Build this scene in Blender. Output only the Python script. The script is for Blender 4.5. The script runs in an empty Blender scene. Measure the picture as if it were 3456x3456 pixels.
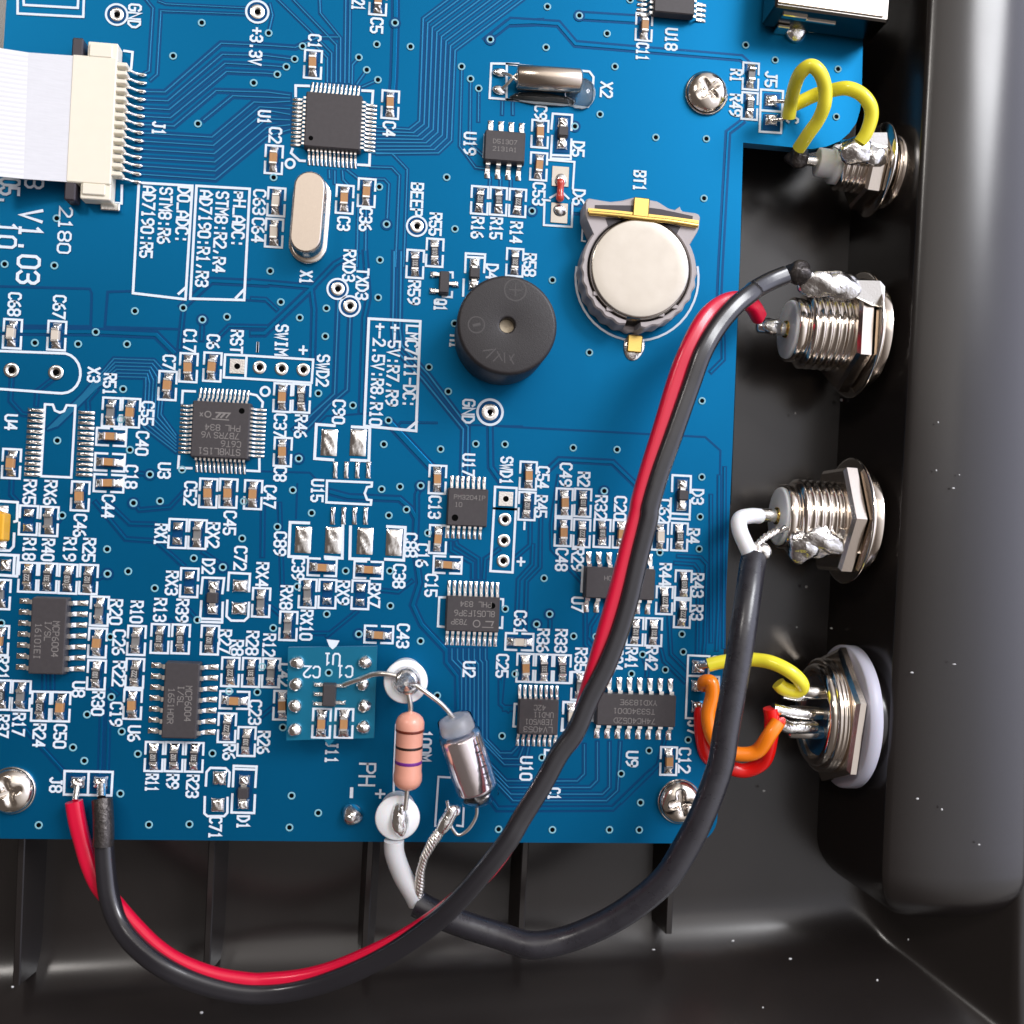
import bpy, math, random
from mathutils import Vector, Matrix
random.seed(7)
R_ = math.radians
# ---------------------------------------------------------------- camera (1 unit = 1 mm, board top at z = 0)
FP, CX, DIST = 3540.0, 1728.0, 127.277
ax, ay, az = R_(-1.5772), R_(-5.4133), R_(2.452)
Rx = Matrix(((1,0,0),(0,math.cos(ax),-math.sin(ax)),(0,math.sin(ax),math.cos(ax))))
Ry = Matrix(((math.cos(ay),0,math.sin(ay)),(0,1,0),(-math.sin(ay),0,math.cos(ay))))
Rz = Matrix(((math.cos(az),-math.sin(az),0),(math.sin(az),math.cos(az),0),(0,0,1)))
F3 = Matrix(((1,0,0),(0,-1,0),(0,0,-1)))
MC = F3 @ (Rz @ Rx @ Ry) @ F3
MT = MC.transposed()
CAMLOC = MT @ Vector((0,0,DIST))
sc = bpy.context.scene
cam_d = bpy.data.cameras.new('camera'); cam = bpy.data.objects.new('camera', cam_d)
sc.collection.objects.link(cam)
cam.matrix_world = Matrix.Translation(CAMLOC) @ MT.to_4x4()
cam_d.sensor_width = 36; cam_d.lens = FP/3456*36
cam_d.clip_start = 1; cam_d.clip_end = 5000
cam_d.dof.use_dof = True; cam_d.dof.focus_distance = 127; cam_d.dof.aperture_fstop = 0.028
sc.camera = cam
# ---------------------------------------------------------------- room light
w = bpy.data.worlds.new('World'); sc.world = w; w.use_nodes = True
wn = w.node_tree.nodes; wl = w.node_tree.links
tcw = wn.new('ShaderNodeTexCoord'); dt = wn.new('ShaderNodeVectorMath'); dt.operation = 'DOT_PRODUCT'
dt.inputs[1].default_value = (0.85, 0.30, 0.43)      # the window side of the room is brighter
wl.new(tcw.outputs['Generated'], dt.inputs[0])
rw = wn.new('ShaderNodeValToRGB'); rw.color_ramp.elements[0].position = 0.48; rw.color_ramp.elements[0].color = (0.12,0.10,0.09,1)
rw.color_ramp.elements[1].position = 1.0; rw.color_ramp.elements[1].color = (2.3,2.35,2.9,1)
e_ = rw.color_ramp.elements.new(0.60); e_.color = (0.30,0.265,0.25,1)
e_ = rw.color_ramp.elements.new(0.72); e_.color = (0.66,0.62,0.61,1)
e_ = rw.color_ramp.elements.new(0.86); e_.color = (1.05,1.03,1.08,1)
ma = wn.new('ShaderNodeMath'); ma.operation = 'MULTIPLY_ADD'; ma.inputs[1].default_value = 0.5; ma.inputs[2].default_value = 0.5
wl.new(dt.outputs['Value'], ma.inputs[0]); wl.new(ma.outputs[0], rw.inputs[0]); wl.new(rw.outputs[0], wn['Background'].inputs[0])
wn['Background'].inputs[1].default_value = 0.84
def area(name, loc, aim, sx, sy, power, col):
    d = bpy.data.lights.new(name, 'AREA'); d.shape = 'RECTANGLE'; d.size = sx; d.size_y = sy
    d.energy = power; d.color = col
    o = bpy.data.objects.new(name, d); sc.collection.objects.link(o); o.location = loc
    o.rotation_euler = (Vector(aim)-Vector(loc)).to_track_quat('-Z','Y').to_euler()
    return o
area('ceiling_panel', (60, 330, 620), (0,20,0), 520, 520, 6.8e5, (1.0,0.93,0.86))
area('window_light', (440, 450, 575), (40,20,0), 260, 340, 4.6e6, (0.97,0.98,1.0))
area('desk_lamp', (-330, 330, 520), (0,0,0), 90, 90, 6.5e5, (1.0,0.95,0.9))
sc.view_settings.view_transform = 'Standard'; sc.view_settings.look = 'None'
sc.view_settings.exposure = 0.14; sc.view_settings.gamma = 1.0
sc.render.engine = 'CYCLES'
try:
    sc.cycles.max_bounces = 6; sc.cycles.sample_clamp_indirect = 6; sc.cycles.use_denoising = True
except Exception: pass

COL = sc.collection
OFF = (0, 850, 1700, 2556)
TS = 900/1932.0
def ray(px, py, z=0.0):
    d = MT @ Vector(((px-CX)/FP, -(py-CX)/FP, -1.0))
    t = (z-CAMLOC.z)/d.z
    return CAMLOC + d*t
def N(t, x, y): return (OFF[t%10-1]+x*TS, OFF[t//10-1]+y*TS)
def W(t, x, y, z=0.0):
    a = N(t, x, y); return ray(a[0], a[1], z)
def W2(t, x, y, z=0.0):
    v = W(t, x, y, z); return (v.x, v.y)
def mm(t, x, y, z=0.0): return (W(t,x,y+20,z)-W(t,x,y-20,z)).length/40
# ---------------------------------------------------------------- materials
MAT = {}
def mat(name, col, rough=0.5, metal=0.0, coat=0.0, trans=0.0, ior=1.45, bump=0.0, bscale=1.0, var=0.0, vscale=1.0, rvar=0.0, sss=0.0, emit=None, spec=0.5, stretch=None):
    m = bpy.data.materials.new(name); m.use_nodes = True
    nt = m.node_tree; b = nt.nodes['Principled BSDF']
    b.inputs['Base Color'].default_value = (*col, 1); b.inputs['Roughness'].default_value = rough
    b.inputs['Metallic'].default_value = metal; b.inputs['IOR'].default_value = ior
    b.inputs['Coat Weight'].default_value = coat; b.inputs['Coat Roughness'].default_value = 0.12
    b.inputs['Transmission Weight'].default_value = trans
    b.inputs['Specular IOR Level'].default_value = spec
    if sss: b.inputs['Subsurface Weight'].default_value = sss; b.inputs['Subsurface Scale'].default_value = 0.6
    if bump or var or rvar:
        tc = nt.nodes.new('ShaderNodeTexCoord'); src = tc.outputs['Object']
        if stretch:
            mp = nt.nodes.new('ShaderNodeMapping'); mp.inputs['Scale'].default_value = stretch
            nt.links.new(src, mp.inputs['Vector']); src = mp.outputs['Vector']
    if bump:
        n = nt.nodes.new('ShaderNodeTexNoise'); n.inputs['Scale'].default_value = bscale; n.inputs['Detail'].default_value = 4
        nt.links.new(src, n.inputs['Vector'])
        bp = nt.nodes.new('ShaderNodeBump'); bp.inputs['Strength'].default_value = bump; bp.inputs['Distance'].default_value = 0.1
        nt.links.new(n.outputs['Fac'], bp.inputs['Height']); nt.links.new(bp.outputs['Normal'], b.inputs['Normal'])
    if var or rvar:
        n = nt.nodes.new('ShaderNodeTexNoise'); n.inputs['Scale'].default_value = vscale; n.inputs['Detail'].default_value = 5
        nt.links.new(src, n.inputs['Vector'])
        if var:
            mx = nt.nodes.new('ShaderNodeMix'); mx.data_type = 'RGBA'
            mx.inputs['A'].default_value = (*[c*(1-var) for c in col], 1); mx.inputs['B'].default_value = (*[min(1,c*(1+var)) for c in col], 1)
            nt.links.new(n.outputs['Fac'], mx.inputs['Factor']); nt.links.new(mx.outputs['Result'], b.inputs['Base Color'])
        if rvar:
            mr = nt.nodes.new('ShaderNodeMapRange'); mr.inputs['To Min'].default_value = max(0.02,rough-rvar); mr.inputs['To Max'].default_value = rough+rvar
            nt.links.new(n.outputs['Fac'], mr.inputs['Value']); nt.links.new(mr.outputs['Result'], b.inputs['Roughness'])
    MAT[name] = m; return m
mat('mask_over_copper', (0.0010,0.113,0.255), 0.42, metal=0.7, spec=0.15, bump=0.02, bscale=1.2, var=0.07, vscale=0.05, rvar=0.05)
mat('mask_over_board', (0.001,0.055,0.165), 0.40, metal=0.35, spec=0.2, var=0.12, vscale=0.12)
mat('mask_over_trace', (0.02,0.19,0.37), 0.33, metal=0.6, spec=0.2)
mat('mask_edge', (0.03,0.16,0.30), 0.5)
mat('mask_daughter', (0.003,0.15,0.26), 0.38, metal=0.4, var=0.1, vscale=0.2)
mat('silk', (0.66,0.73,0.80), 0.6, var=0.07, vscale=3)
mat('hole', (0.001,0.001,0.001), 0.7, spec=0.05)
mat('via_ring', (0.20,0.44,0.52), 0.4)
mat('solder', (0.93,0.915,0.89), 0.14, metal=1.0, bump=0.7, bscale=2.4, rvar=0.06, vscale=4)
mat('solder_lump', (0.74,0.73,0.72), 0.17, metal=1.0, bump=1.2, bscale=1.7, rvar=0.09, vscale=1.5, var=0.25)
mat('tin', (0.90,0.88,0.84), 0.24, metal=1.0, bump=0.15, bscale=5)
mat('nickel', (0.84,0.76,0.68), 0.16, metal=1.0, bump=0.05, bscale=3)
mat('bright_nickel', (0.85,0.79,0.72), 0.12, metal=1.0, bump=0.04, bscale=1.5)
mat('brushed', (0.60,0.52,0.44), 0.27, metal=1.0, bump=0.02, bscale=6, var=0.03, vscale=2)
mat('cell_steel', (0.48,0.445,0.395), 0.24, metal=1.0, bump=0.035, bscale=3, var=0.05, vscale=0.6, rvar=0.05)
mat('gold', (0.80,0.55,0.16), 0.25, metal=1.0, bump=0.05, bscale=3)
mat('epoxy', (0.046,0.040,0.042), 0.5, bump=0.16, bscale=14, var=0.15, vscale=2)
mat('epoxy_mark', (0.20,0.185,0.175), 0.6)
mat('ceramic_tan', (0.42,0.215,0.085), 0.45, var=0.15, vscale=2)
mat('ceramic_pale', (0.60,0.53,0.44), 0.45, var=0.06, vscale=2)
mat('ceramic_grey', (0.17,0.165,0.16), 0.4)
mat('res_body', (0.035,0.035,0.038), 0.38)
mat('res_mark', (0.50,0.48,0.45), 0.6)
mat('tantalum', (0.70,0.36,0.02), 0.4)
mat('cream', (0.78,0.72,0.59), 0.42, sss=0.05, var=0.03, vscale=0.6)
mat('conductor_grey', (0.59,0.59,0.60), 0.3)
mat('slider', (0.035,0.028,0.035), 0.4)
mat('ribbon_white', (0.65,0.645,0.65), 0.35, var=0.09, vscale=3.0, stretch=(0.02,2.2,1))
mat('ribbon_shaded', (0.58,0.58,0.60), 0.35, var=0.09, vscale=3.0, stretch=(0.02,2.2,1))  # greyer copy of the white ribbon: shade at its bend put into colour
mat('buzzer', (0.022,0.019,0.020), 0.42, bump=0.25, bscale=9, rvar=0.08, vscale=4)
mat('buzzer_mark', (0.06,0.055,0.055), 0.4)
mat('buzzer_disc', (0.72,0.60,0.42), 0.4)
mat('holder', (0.42,0.38,0.38), 0.42, bump=0.08, bscale=5, var=0.05, vscale=1)
mat('black_plastic', (0.0135,0.0110,0.0102), 0.24, spec=0.72, bump=0.012, bscale=0.5, rvar=0.05, vscale=0.08)
mat('dust', (0.5,0.5,0.5), 0.8)
mat('wire_red', (0.60,0.003,0.034), 0.28, coat=0.3, bump=0.02, bscale=1)
mat('wire_black', (0.015,0.014,0.017), 0.22, spec=0.85, bump=0.05, bscale=0.8, rvar=0.06, vscale=0.4)
mat('coax_black', (0.020,0.019,0.024), 0.30, bump=0.22, bscale=1.3, rvar=0.14, vscale=0.7, spec=0.8, var=0.2)
mat('wire_yellow', (0.95,0.84,0.05), 0.3, coat=0.3)
mat('wire_orange', (0.95,0.23,0.006), 0.3, coat=0.3)
mat('wire_scarlet', (0.78,0.006,0.004), 0.3, coat=0.3)
mat('charred', (0.055,0.048,0.045), 0.28, metal=0.6, bump=1.0, bscale=3, var=0.7, vscale=2.5)
mat('ptfe', (0.82,0.82,0.83), 0.35, sss=0.2, var=0.02, vscale=1)
mat('ptfe_grey', (0.60,0.60,0.61), 0.4, sss=0.2, var=0.05, vscale=0.8)
mat('lilac_plastic', (0.46,0.455,0.53), 0.4, sss=0.1)
mat('blue_plastic', (0.015,0.22,0.52), 0.35)
mat('resistor_pink', (0.74,0.335,0.24), 0.36, var=0.04, vscale=2, coat=0.3)
mat('band_brown', (0.14,0.022,0.010), 0.35)
mat('band_black', (0.02,0.010,0.008), 0.35)
mat('band_purple', (0.15,0.02,0.22), 0.35)
mat('band_faint', (0.72,0.30,0.13), 0.35)
mat('clear_film', (1,1,1), 0.04, trans=1.0, ior=1.04, bump=0.15, bscale=1.2, stretch=(1,1,.2))
mat('frost', (0.75,0.75,0.78), 0.15, trans=0.65, bump=0.5, bscale=1.0, var=0.2, vscale=.8)
mat('foil', (0.95,0.87,0.885), 0.15, metal=0.95, bump=0.22, bscale=1.2, stretch=(1,1,0.15))
mat('ink', (0.03,0.03,0.04), 0.6)
mat('glass_red', (0.75,0.08,0.05), 0.12, trans=0.35, coat=0.5)
mat('clear_glue', (0.75,0.80,0.80), 0.08, trans=0.96, ior=1.4)
mat('lead_wire', (0.90,0.86,0.80), 0.28, metal=1.0)
mat('dark_chrome', (0.15,0.14,0.13), 0.22, metal=1.0, bump=0.15, bscale=0.6)
mat('screw_steel', (0.82,0.75,0.67), 0.16, metal=1.0, bump=0.12, bscale=1.3)
# ---------------------------------------------------------------- mesh builder
class MB:
    def __init__(s): s.v=[]; s.f=[]; s.m=[]; s.sm=[]
    def add(s, vs, fs, mi=0, smooth=False):
        o = len(s.v); s.v.extend([tuple(v) for v in vs])
        for f in fs: s.f.append([i+o for i in f]); s.m.append(mi); s.sm.append(smooth)
        return s
    def box(s, c, d, mi=0, bev=0.0, M=None, taper=1.0):
        x,y,z = d[0]/2,d[1]/2,d[2]/2
        if bev <= 0:
            vs = [Vector((c[0]+a*x*(taper if e>0 else 1), c[1]+b*y*(taper if e>0 else 1), c[2]+e*z)) for e in (-1,1) for a,b in ((-1,-1),(1,-1),(1,1),(-1,1))]
            fs = [(3,2,1,0),(4,5,6,7),(0,1,5,4),(1,2,6,5),(2,3,7,6),(3,0,4,7)]
        else:
            vs=[]
            def ring(hx,hy,zz,k):
                for a,b in ((-1,-1),(1,-1),(1,1),(-1,1)):
                    if (a,b) in ((-1,-1),(1,1)): o1=((a*hx, b*(hy-k)),(a*(hx-k), b*hy))
                    else: o1=((a*(hx-k), b*hy),(a*hx, b*(hy-k)))
                    for p in o1: vs.append(Vector((c[0]+p[0],c[1]+p[1],c[2]+zz)))
            t=taper
            ring(x-bev,y-bev,-z,bev*.4); ring(x,y,-z+bev,bev); ring(x*t,y*t,z-bev,bev); ring(x*t-bev,y*t-bev,z,bev*.4)
            fs=[tuple(reversed(range(8)))]
            for r in range(3):
                for i in range(8): fs.append((r*8+i, r*8+(i+1)%8, r*8+8+(i+1)%8, r*8+8+i))
            fs.append(tuple(range(24,32)))
        if M is not None: vs=[M@v for v in vs]
        return s.add(vs, fs, mi)
    def prism(s, pts, z0, z1, mi=0, mside=None, smooth=False):
        n=len(pts); a=sum(pts[i][0]*pts[(i+1)%n][1]-pts[(i+1)%n][0]*pts[i][1] for i in range(n))
        if a<0: pts=pts[::-1]
        vs=[(p[0],p[1],z0) for p in pts]+[(p[0],p[1],z1) for p in pts]
        s.add(vs,[tuple(range(n,2*n)), tuple(range(n-1,-1,-1))],mi)
        s.add(vs,[(i,(i+1)%n,n+(i+1)%n,n+i) for i in range(n)],mi if mside is None else mside, smooth)
        return s
    def sheet(s, pts, z, mi=0):
        n=len(pts); a=sum(pts[i][0]*pts[(i+1)%n][1]-pts[(i+1)%n][0]*pts[i][1] for i in range(n))
        if a<0: pts=pts[::-1]
        return s.add([(p[0],p[1],z) for p in pts],[tuple(range(n))],mi)
    def disc(s, c, r, z, mi=0, n=16): return s.sheet([(c[0]+r*math.cos(2*math.pi*i/n), c[1]+r*math.sin(2*math.pi*i/n)) for i in range(n)], z, mi)
    def annulus(s, c, r0, r1, z, mi=0, n=24, h=0.0):
        vs=[]
        rr=[(r0,z),(r1,z)] if h==0 else [(r0,z-h*.6),(r0*.7+r1*.3,z+h),(r0*.3+r1*.7,z+h),(r1,z)]
        for i in range(n):
            a=2*math.pi*i/n
            for r,zz in rr: vs.append((c[0]+r*math.cos(a),c[1]+r*math.sin(a),zz))
        k=len(rr); fs=[]
        for i in range(n):
            j=(i+1)%n
            for q in range(k-1): fs.append((i*k+q,i*k+q+1,j*k+q+1,j*k+q))
        return s.add(vs,fs,mi,h>0)
    def ribbon(s, pts, wd, z, mi=0, closed=False, bevel=None, cap=True):
        P=[Vector((p[0],p[1])) for p in pts]
        Q=[P[0]]
        for p in P[1:]:
            if (p-Q[-1]).length>1e-4: Q.append(p)
        P=Q; n=len(P)
        if n<2: return s
        if closed and (P[0]-P[-1]).length<1e-4: P.pop(); n-=1
        L=[];Rr=[]
        for i in range(n):
            if closed: a,b=P[i-1],P[(i+1)%n]; d1=(P[i]-a).normalized(); d2=(b-P[i]).normalized()
            else:
                d1=(P[i]-P[i-1]).normalized() if i>0 else None; d2=(P[i+1]-P[i]).normalized() if i<n-1 else None
                if d1 is None: d1=d2
                if d2 is None: d2=d1
            t=(d1+d2); t = t.normalized() if t.length>1e-4 else d1
            nn=Vector((-t.y,t.x)); c=max(0.45,abs(nn.dot(Vector((-d1.y,d1.x)))))
            o=P[i].copy()
            if cap and not closed:
                if i==0: o=o-d1*wd*.35
                if i==n-1: o=o+d1*wd*.35
            L.append(o+nn*wd/2/c); Rr.append(o-nn*wd/2/c)
        m=n if closed else n-1
        if bevel is None:
            vs=[(p.x,p.y,z) for p in L]+[(p.x,p.y,z) for p in Rr]
            fs=[(i,n+i,n+(i+1)%n,(i+1)%n) for i in range(m)]
        else:
            h,k=bevel; vs=[]
            for g,zz in ((0.0,z),(k,z+h),(1-k,z+h),(1.0,z)):
                for i in range(n): q=L[i].lerp(Rr[i],g); vs.append((q.x,q.y,zz))
            fs=[(r*n+i,(r+1)*n+i,(r+1)*n+(i+1)%n,r*n+(i+1)%n) for r in range(3) for i in range(m)]
        return s.add(vs,fs,mi)
    def lathe(s, prof, n=32, mi=0, M=None, smooth=True, cap=True, hexr=False):
        # profile (h, r) about local +Z
        vs=[];fs=[]
        for h,r in prof:
            for i in range(n):
                a=2*math.pi*i/n; vs.append(Vector((r*math.cos(a),r*math.sin(a),h)))
        k=len(prof)
        if M is not None: vs=[M@v for v in vs]
        s.add(vs,[(q*n+i,q*n+(i+1)%n,(q+1)*n+(i+1)%n,(q+1)*n+i) for q in range(k-1) for i in range(n)],mi,smooth)
        if cap:
            s.add(vs,[tuple(range(n-1,-1,-1)),tuple(range((k-1)*n,k*n))],mi,False)
        return s
    def tube(s, pts, r, n=14, mi=0, cap=True, prof=None, sub=6, smooth_path=True, rad=None, roll=0.0):
        P=[Vector(p) for p in pts]
        RR=rad or [r]*len(P)
        if smooth_path and len(P)>2:
            O=[];O2=[]
            for i in range(len(P)-1):
                a=P[max(i-1,0)];b=P[i];c=P[i+1];d=P[min(i+2,len(P)-1)]
                for k in range(sub):
                    t=k/sub
                    O.append(0.5*((2*b)+(c-a)*t+(2*a-5*b+4*c-d)*t*t+(3*b-a-3*c+d)*t**3)); O2.append(RR[i]*(1-t)+RR[i+1]*t)
            O.append(P[-1]); O2.append(RR[-1]); P=O; RR=O2
        T=[]
        for i in range(len(P)):
            t=(P[min(i+1,len(P)-1)]-P[max(i-1,0)]); T.append(t.normalized())
        up=Vector((0,0,1)); vs=[]
        for i in range(len(P)):
            t=T[i]; side=t.cross(up)
            if side.length<0.15:
                side=t.cross(Vector((0.3,1,0)))
            if i and side.dot(ps)<0: side=-side
            side.normalize(); ps=side; u=side.cross(t).normalized()
            for j in range(n):
                a=2*math.pi*j/n+roll; k=prof(a) if prof else 1.0
                vs.append(P[i]+(side*math.cos(a)+u*math.sin(a))*RR[i]*k)
        m=len(P)
        s.add(vs,[(q*n+i,q*n+(i+1)%n,(q+1)*n+(i+1)%n,(q+1)*n+i) for q in range(m-1) for i in range(n)],mi,True)
        if cap: s.add(vs,[tuple(range(n-1,-1,-1)),tuple(range((m-1)*n,m*n))],mi,False)
        return s
    def blob(s, c, rad, seed=0, amp=0.18, n=14, k=9, mi=0, M=None, flat=None):
        rnd=random.Random(seed); ph=[(rnd.uniform(0,6.28),rnd.uniform(1,3.2),rnd.uniform(0,6.28)) for _ in range(5)]
        vs=[]
        for i in range(k+1):
            th=math.pi*i/k
            for j in range(n):
                a=2*math.pi*j/n
                q=1+amp*sum(math.sin(p[1]*round(1+p[1])*0+round(p[1])*a+p[0])*math.sin(round(p[1]+1)*th+p[2]) for p in ph)/2.2*math.sin(th)
                v=Vector((rad[0]*q*math.sin(th)*math.cos(a), rad[1]*q*math.sin(th)*math.sin(a), rad[2]*q*math.cos(th)))
                if flat is not None: v.z=max(v.z,flat)
                v=v+Vector(c); vs.append(M@v if M is not None else v)
        return s.add(vs,[(i*n+(j+1)%n,i*n+j,(i+1)*n+j,(i+1)*n+(j+1)%n) for i in range(k) for j in range(n)],mi,True)
    def mesh(s, name, mats):
        me=bpy.data.meshes.new(name); me.from_pydata(s.v,[],s.f); 
        for m in mats: me.materials.append(MAT[m])
        me.polygons.foreach_set('material_index', s.m); me.polygons.foreach_set('use_smooth', s.sm)
        me.update(); return me
def ob(name, me, parent=None, loc=(0,0,0), rz=0.0, scl=None, rot=None, label=None):
    o=bpy.data.objects.new(name, me); COL.objects.link(o)
    if parent is not None: o.parent=parent
    o.location=loc; o.rotation_euler=rot if rot else (0,0,rz)
    if scl: o.scale=scl
    if label: o['label']=label
    return o
def mk(name, mb, mats, parent=None, **k):
    if isinstance(mats,str): mats=[mats]
    return ob(name, mb.mesh(name,mats), parent, **k)
def thing(name, label, cat, loc=(0,0,0), rz=0.0, group=None, rot=None):
    o=bpy.data.objects.new(name, None); COL.objects.link(o); o.empty_display_size=1
    o.location=loc; o.rotation_euler=rot if rot else (0,0,rz); o['label']=label; o['category']=cat
    if group: o['group']=group
    return o
def tag(o, label, cat, group=None):
    o['label']=label; o['category']=cat
    if group: o['group']=group
    return o
# ---------------------------------------------------------------- enclosure
enc = thing('enclosure','black glossy plastic instrument case around and below the blue circuit board','enclosure')
ZF=-9.0
pA=ray(0,3150,ZF); pB=ray(2856,3000,ZF); pR1=ray(2863,652,ZF); pR2=ray(2856,3000,ZF)
db=(pB-pA); db.z=0; db.normalize(); nb=Vector((db.y,-db.x,0))     # outward (down)
dr=(pR2-pR1); dr.z=0; dr.normalize(); nr=Vector((-dr.y,dr.x,0))   # outward (right)
def ramp(d, rad=8.5, ang=R_(57)):
    if d<=0: return 0.0
    xe=rad*math.sin(ang)
    if d<xe: return rad-math.sqrt(rad*rad-d*d)
    h=rad-rad*math.cos(ang)+(d-xe)*math.tan(ang)
    return min(h, 15.0)
def axis(lo,hi,fine):
    o=[];x=lo
    while x<hi:
        o.append(x); x+= (0.55 if fine[0]<x<fine[1] else 2.5)
    o.append(hi); return o
mb=MB()
bl=pB
xs=axis(-70,120,(bl.x-4,bl.x+26)); ys=axis(-95,85,(bl.y-24,bl.y+6))
vs=[];nx_=len(xs)
for y in ys:
    for x in xs:
        v=Vector((x,y,0)); d1=(v-Vector((pA.x,pA.y,0))).dot(nb); d2=(v-Vector((pR1.x,pR1.y,0))).dot(nr)
        q1,q2=ramp(d1),ramp(d2,5.0,R_(50)); vs.append((x,y,ZF+0.5*(q1+q2+math.sqrt((q1-q2)**2+0.5*min(q1,q2)))))
mb.add(vs,[(j*nx_+i,j*nx_+i+1,(j+1)*nx_+i+1,(j+1)*nx_+i) for j in range(len(ys)-1) for i in range(nx_-1)],0,True)
mb.prism([(-70,-95),(120,-95),(120,85),(-70,85)],ZF-3,ZF-0.5)
mk('tray',mb,'black_plastic',enc)
# raised ridge
mb=MB(); st=[]
def ln(p,q,y): t=(y-p.y)/(q.y-p.y); return p.x+(q.x-p.x)*t
La,Lb=ray(3101,560,7),ray(3015,2166,7); Ra,Rb=ray(3425,560,4),ray(3415,2600,4)
tip=ray(3190,3098,0.5); yend=tip.y+7.5
stn=[(85,1.0,1.0)]+[(y,1,1) for y in (60,40,20,0,-20)]+[(yend+3,1,1)]
for k in range(0,13):
    ph=R_(90*k/12); stn.append((yend-7.5*math.sin(ph), math.cos(ph), math.cos(ph)**0.75 if k<12 else 0))
nS=0
for y,kw,kh in stn:
    yy=max(y,-36); xl=ln(La,Lb,yy); xr=ln(Ra,Rb,yy); c=(xl+xr)/2+ (1-kw)*0.6; hw=(xr-xl)/2*max(kw,0.02)
    row=[]; base=7.2*kh - 5.0*(1-kh); H=1.6
    row.append((c-hw-1.6*kw,y,ZF-1)); row.append((c-hw-0.25,y,base-1.2)); row.append((c-hw-0.04,y,base-.12))
    for i in range(25):
        u=-1+i/12; e=max(0,abs(u)-.93)/.07; row.append((c+hw*u, y, base+H*kh*(1-abs(u)**2.2)**0.9-.25*e*kh if abs(u)<1 else base))
    row.append((c+hw+0.3,y,base-1.5)); row.append((c+hw+1.2*kw,y,ZF-1))
    st.append(row)
n=len(st[0])
mb.add([p for r in st for p in r],[(j*n+i,j*n+i+1,(j+1)*n+i+1,(j+1)*n+i) for j in range(len(st)-1) for i in range(n-1)],0,True)
mk('ridge',mb,'black_plastic',enc,label='long rounded ridge carrying the row of connectors')
# floor ribs
for (xt,xb,ye) in ((77,45,3335),(722,692,3290),(1258,1228,3245),(1782,1758,3200),(2278,2262,3160)):
    a=ray(xt,2700,-3.0); b=ray(xb,ye,-3.0)
    d=(b-a); d.z=0; L=d.length; d.normalize(); s_=Vector((-d.y,d.x,0)); mb=MB(); rows=[]
    for k in range(9):
        t=k/8; p=a+d*L*t; zt=-3.0-0.8*t; z0=ZF-0.3
        rows.append([(p+s_*1.15)+Vector((0,0,z0-p.z)),(p+s_*0.42)+Vector((0,0,zt-0.15-p.z)),(p+s_*0.3)+Vector((0,0,zt-p.z)),(p-s_*0.3)+Vector((0,0,zt-p.z)),(p-s_*0.42)+Vector((0,0,zt-0.15-p.z)),(p-s_*1.15)+Vector((0,0,z0-p.z))])
    mb.add([v for r in rows for v in r],[(j*6+i,(j+1)*6+i,(j+1)*6+i+1,j*6+i+1) for j in range(8) for i in range(5)]+[(48,53,52,51,50,49)],0,False)
    mk('rib',mb,'black_plastic',enc)
# moulded seam line on the floor beside the board
mb=MB(); a=ray(2500,700,ZF+.05); b=ray(2474,1700,ZF+.05); mb.box(((a.x+b.x)/2,(a.y+b.y)/2,ZF+.15),(0.25,(a.y-b.y),0.3)); mk('seam',mb,'black_plastic',enc)
# dust specks
mb=MB(); k=0
for t,x,y,z in ((14,1903,373,6),(14,1850,1193,6),(24,1420,1712,9),(24,1297,1583,9),(24,1310,1235,9),(24,1463,1615,9),(34,495,460,-6),(34,285,895,-8),(34,355,602,-8),(34,537,903,-6),(34,1425,1163,9.5),(34,1120,1223,8),(34,1840,1385,6),(34,1825,425,6),(44,45,245,-8),(44,865,293,3),(44,900,375,3),(44,1207,297,8),(44,1160,300,8),(44,1337,378,9),(44,1607,632,9),(44,238,1460,-3),(44,1778,1040,0),(44,1613,1205,0),(44,1745,1226,0),(44,1795,1610,4),(44,868,1615,0),(44,40,1813,0),(44,1093,1320,-4),(43,1660,1330,-6),(43,1085,1393,-7),(43,1885,242,-8),(42,1665,1205,-8),(41,1460,1850,-3),(41,90,1663,-4),(24,275,1170,-8),(24,610,1073,-8)):
    p=W(t,x,y,z+0.3); k+=1; mb.blob(p,(random.uniform(.1,.28),random.uniform(.08,.2),.06),seed=k,n=6,k=4)
o=mk('dust',mb,'dust'); o['label']='pale dust specks scattered on the black plastic case'; o['kind']='stuff'
def scratch(t,pts,z,wd):
    pass
# ---------------------------------------------------------------- circuit board
board = thing('circuit_board','large blue circuit board with white lettering, screwed into the black case','circuit board')
def npts(l,z=0): return [(ray(a,b,z).x,ray(a,b,z).y) for a,b in l]
def arcpts(c,r,a0,a1,n=8): return [(c[0]+r*math.cos(R_(a0+(a1-a0)*i/n)),c[1]+r*math.sin(R_(a0+(a1-a0)*i/n))) for i in range(n+1)]
br=npts([(2418,2848)])[0]; rr=3.2
bo=npts([(26,-120),(22,0),(-16,600),(-150,2829),(1100,2840)])
bo+=arcpts((br[0]-rr,br[1]+rr),rr,-90,0)
bo+=npts([(2443,2184),(2473,1488),(2498,850),(2508,481)])
bo+=npts([(2600,490),(2740,503),(2790,494),(2835,476),(2865,450),(2890,415),(2902,375),(2908,330),(2914,60),(2920,-120)])
mb=MB(); mb.prism(bo,-1.6,0.0,0,1); 
mk('board_panel',mb,['mask_over_copper','mask_edge'],board)
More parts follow.
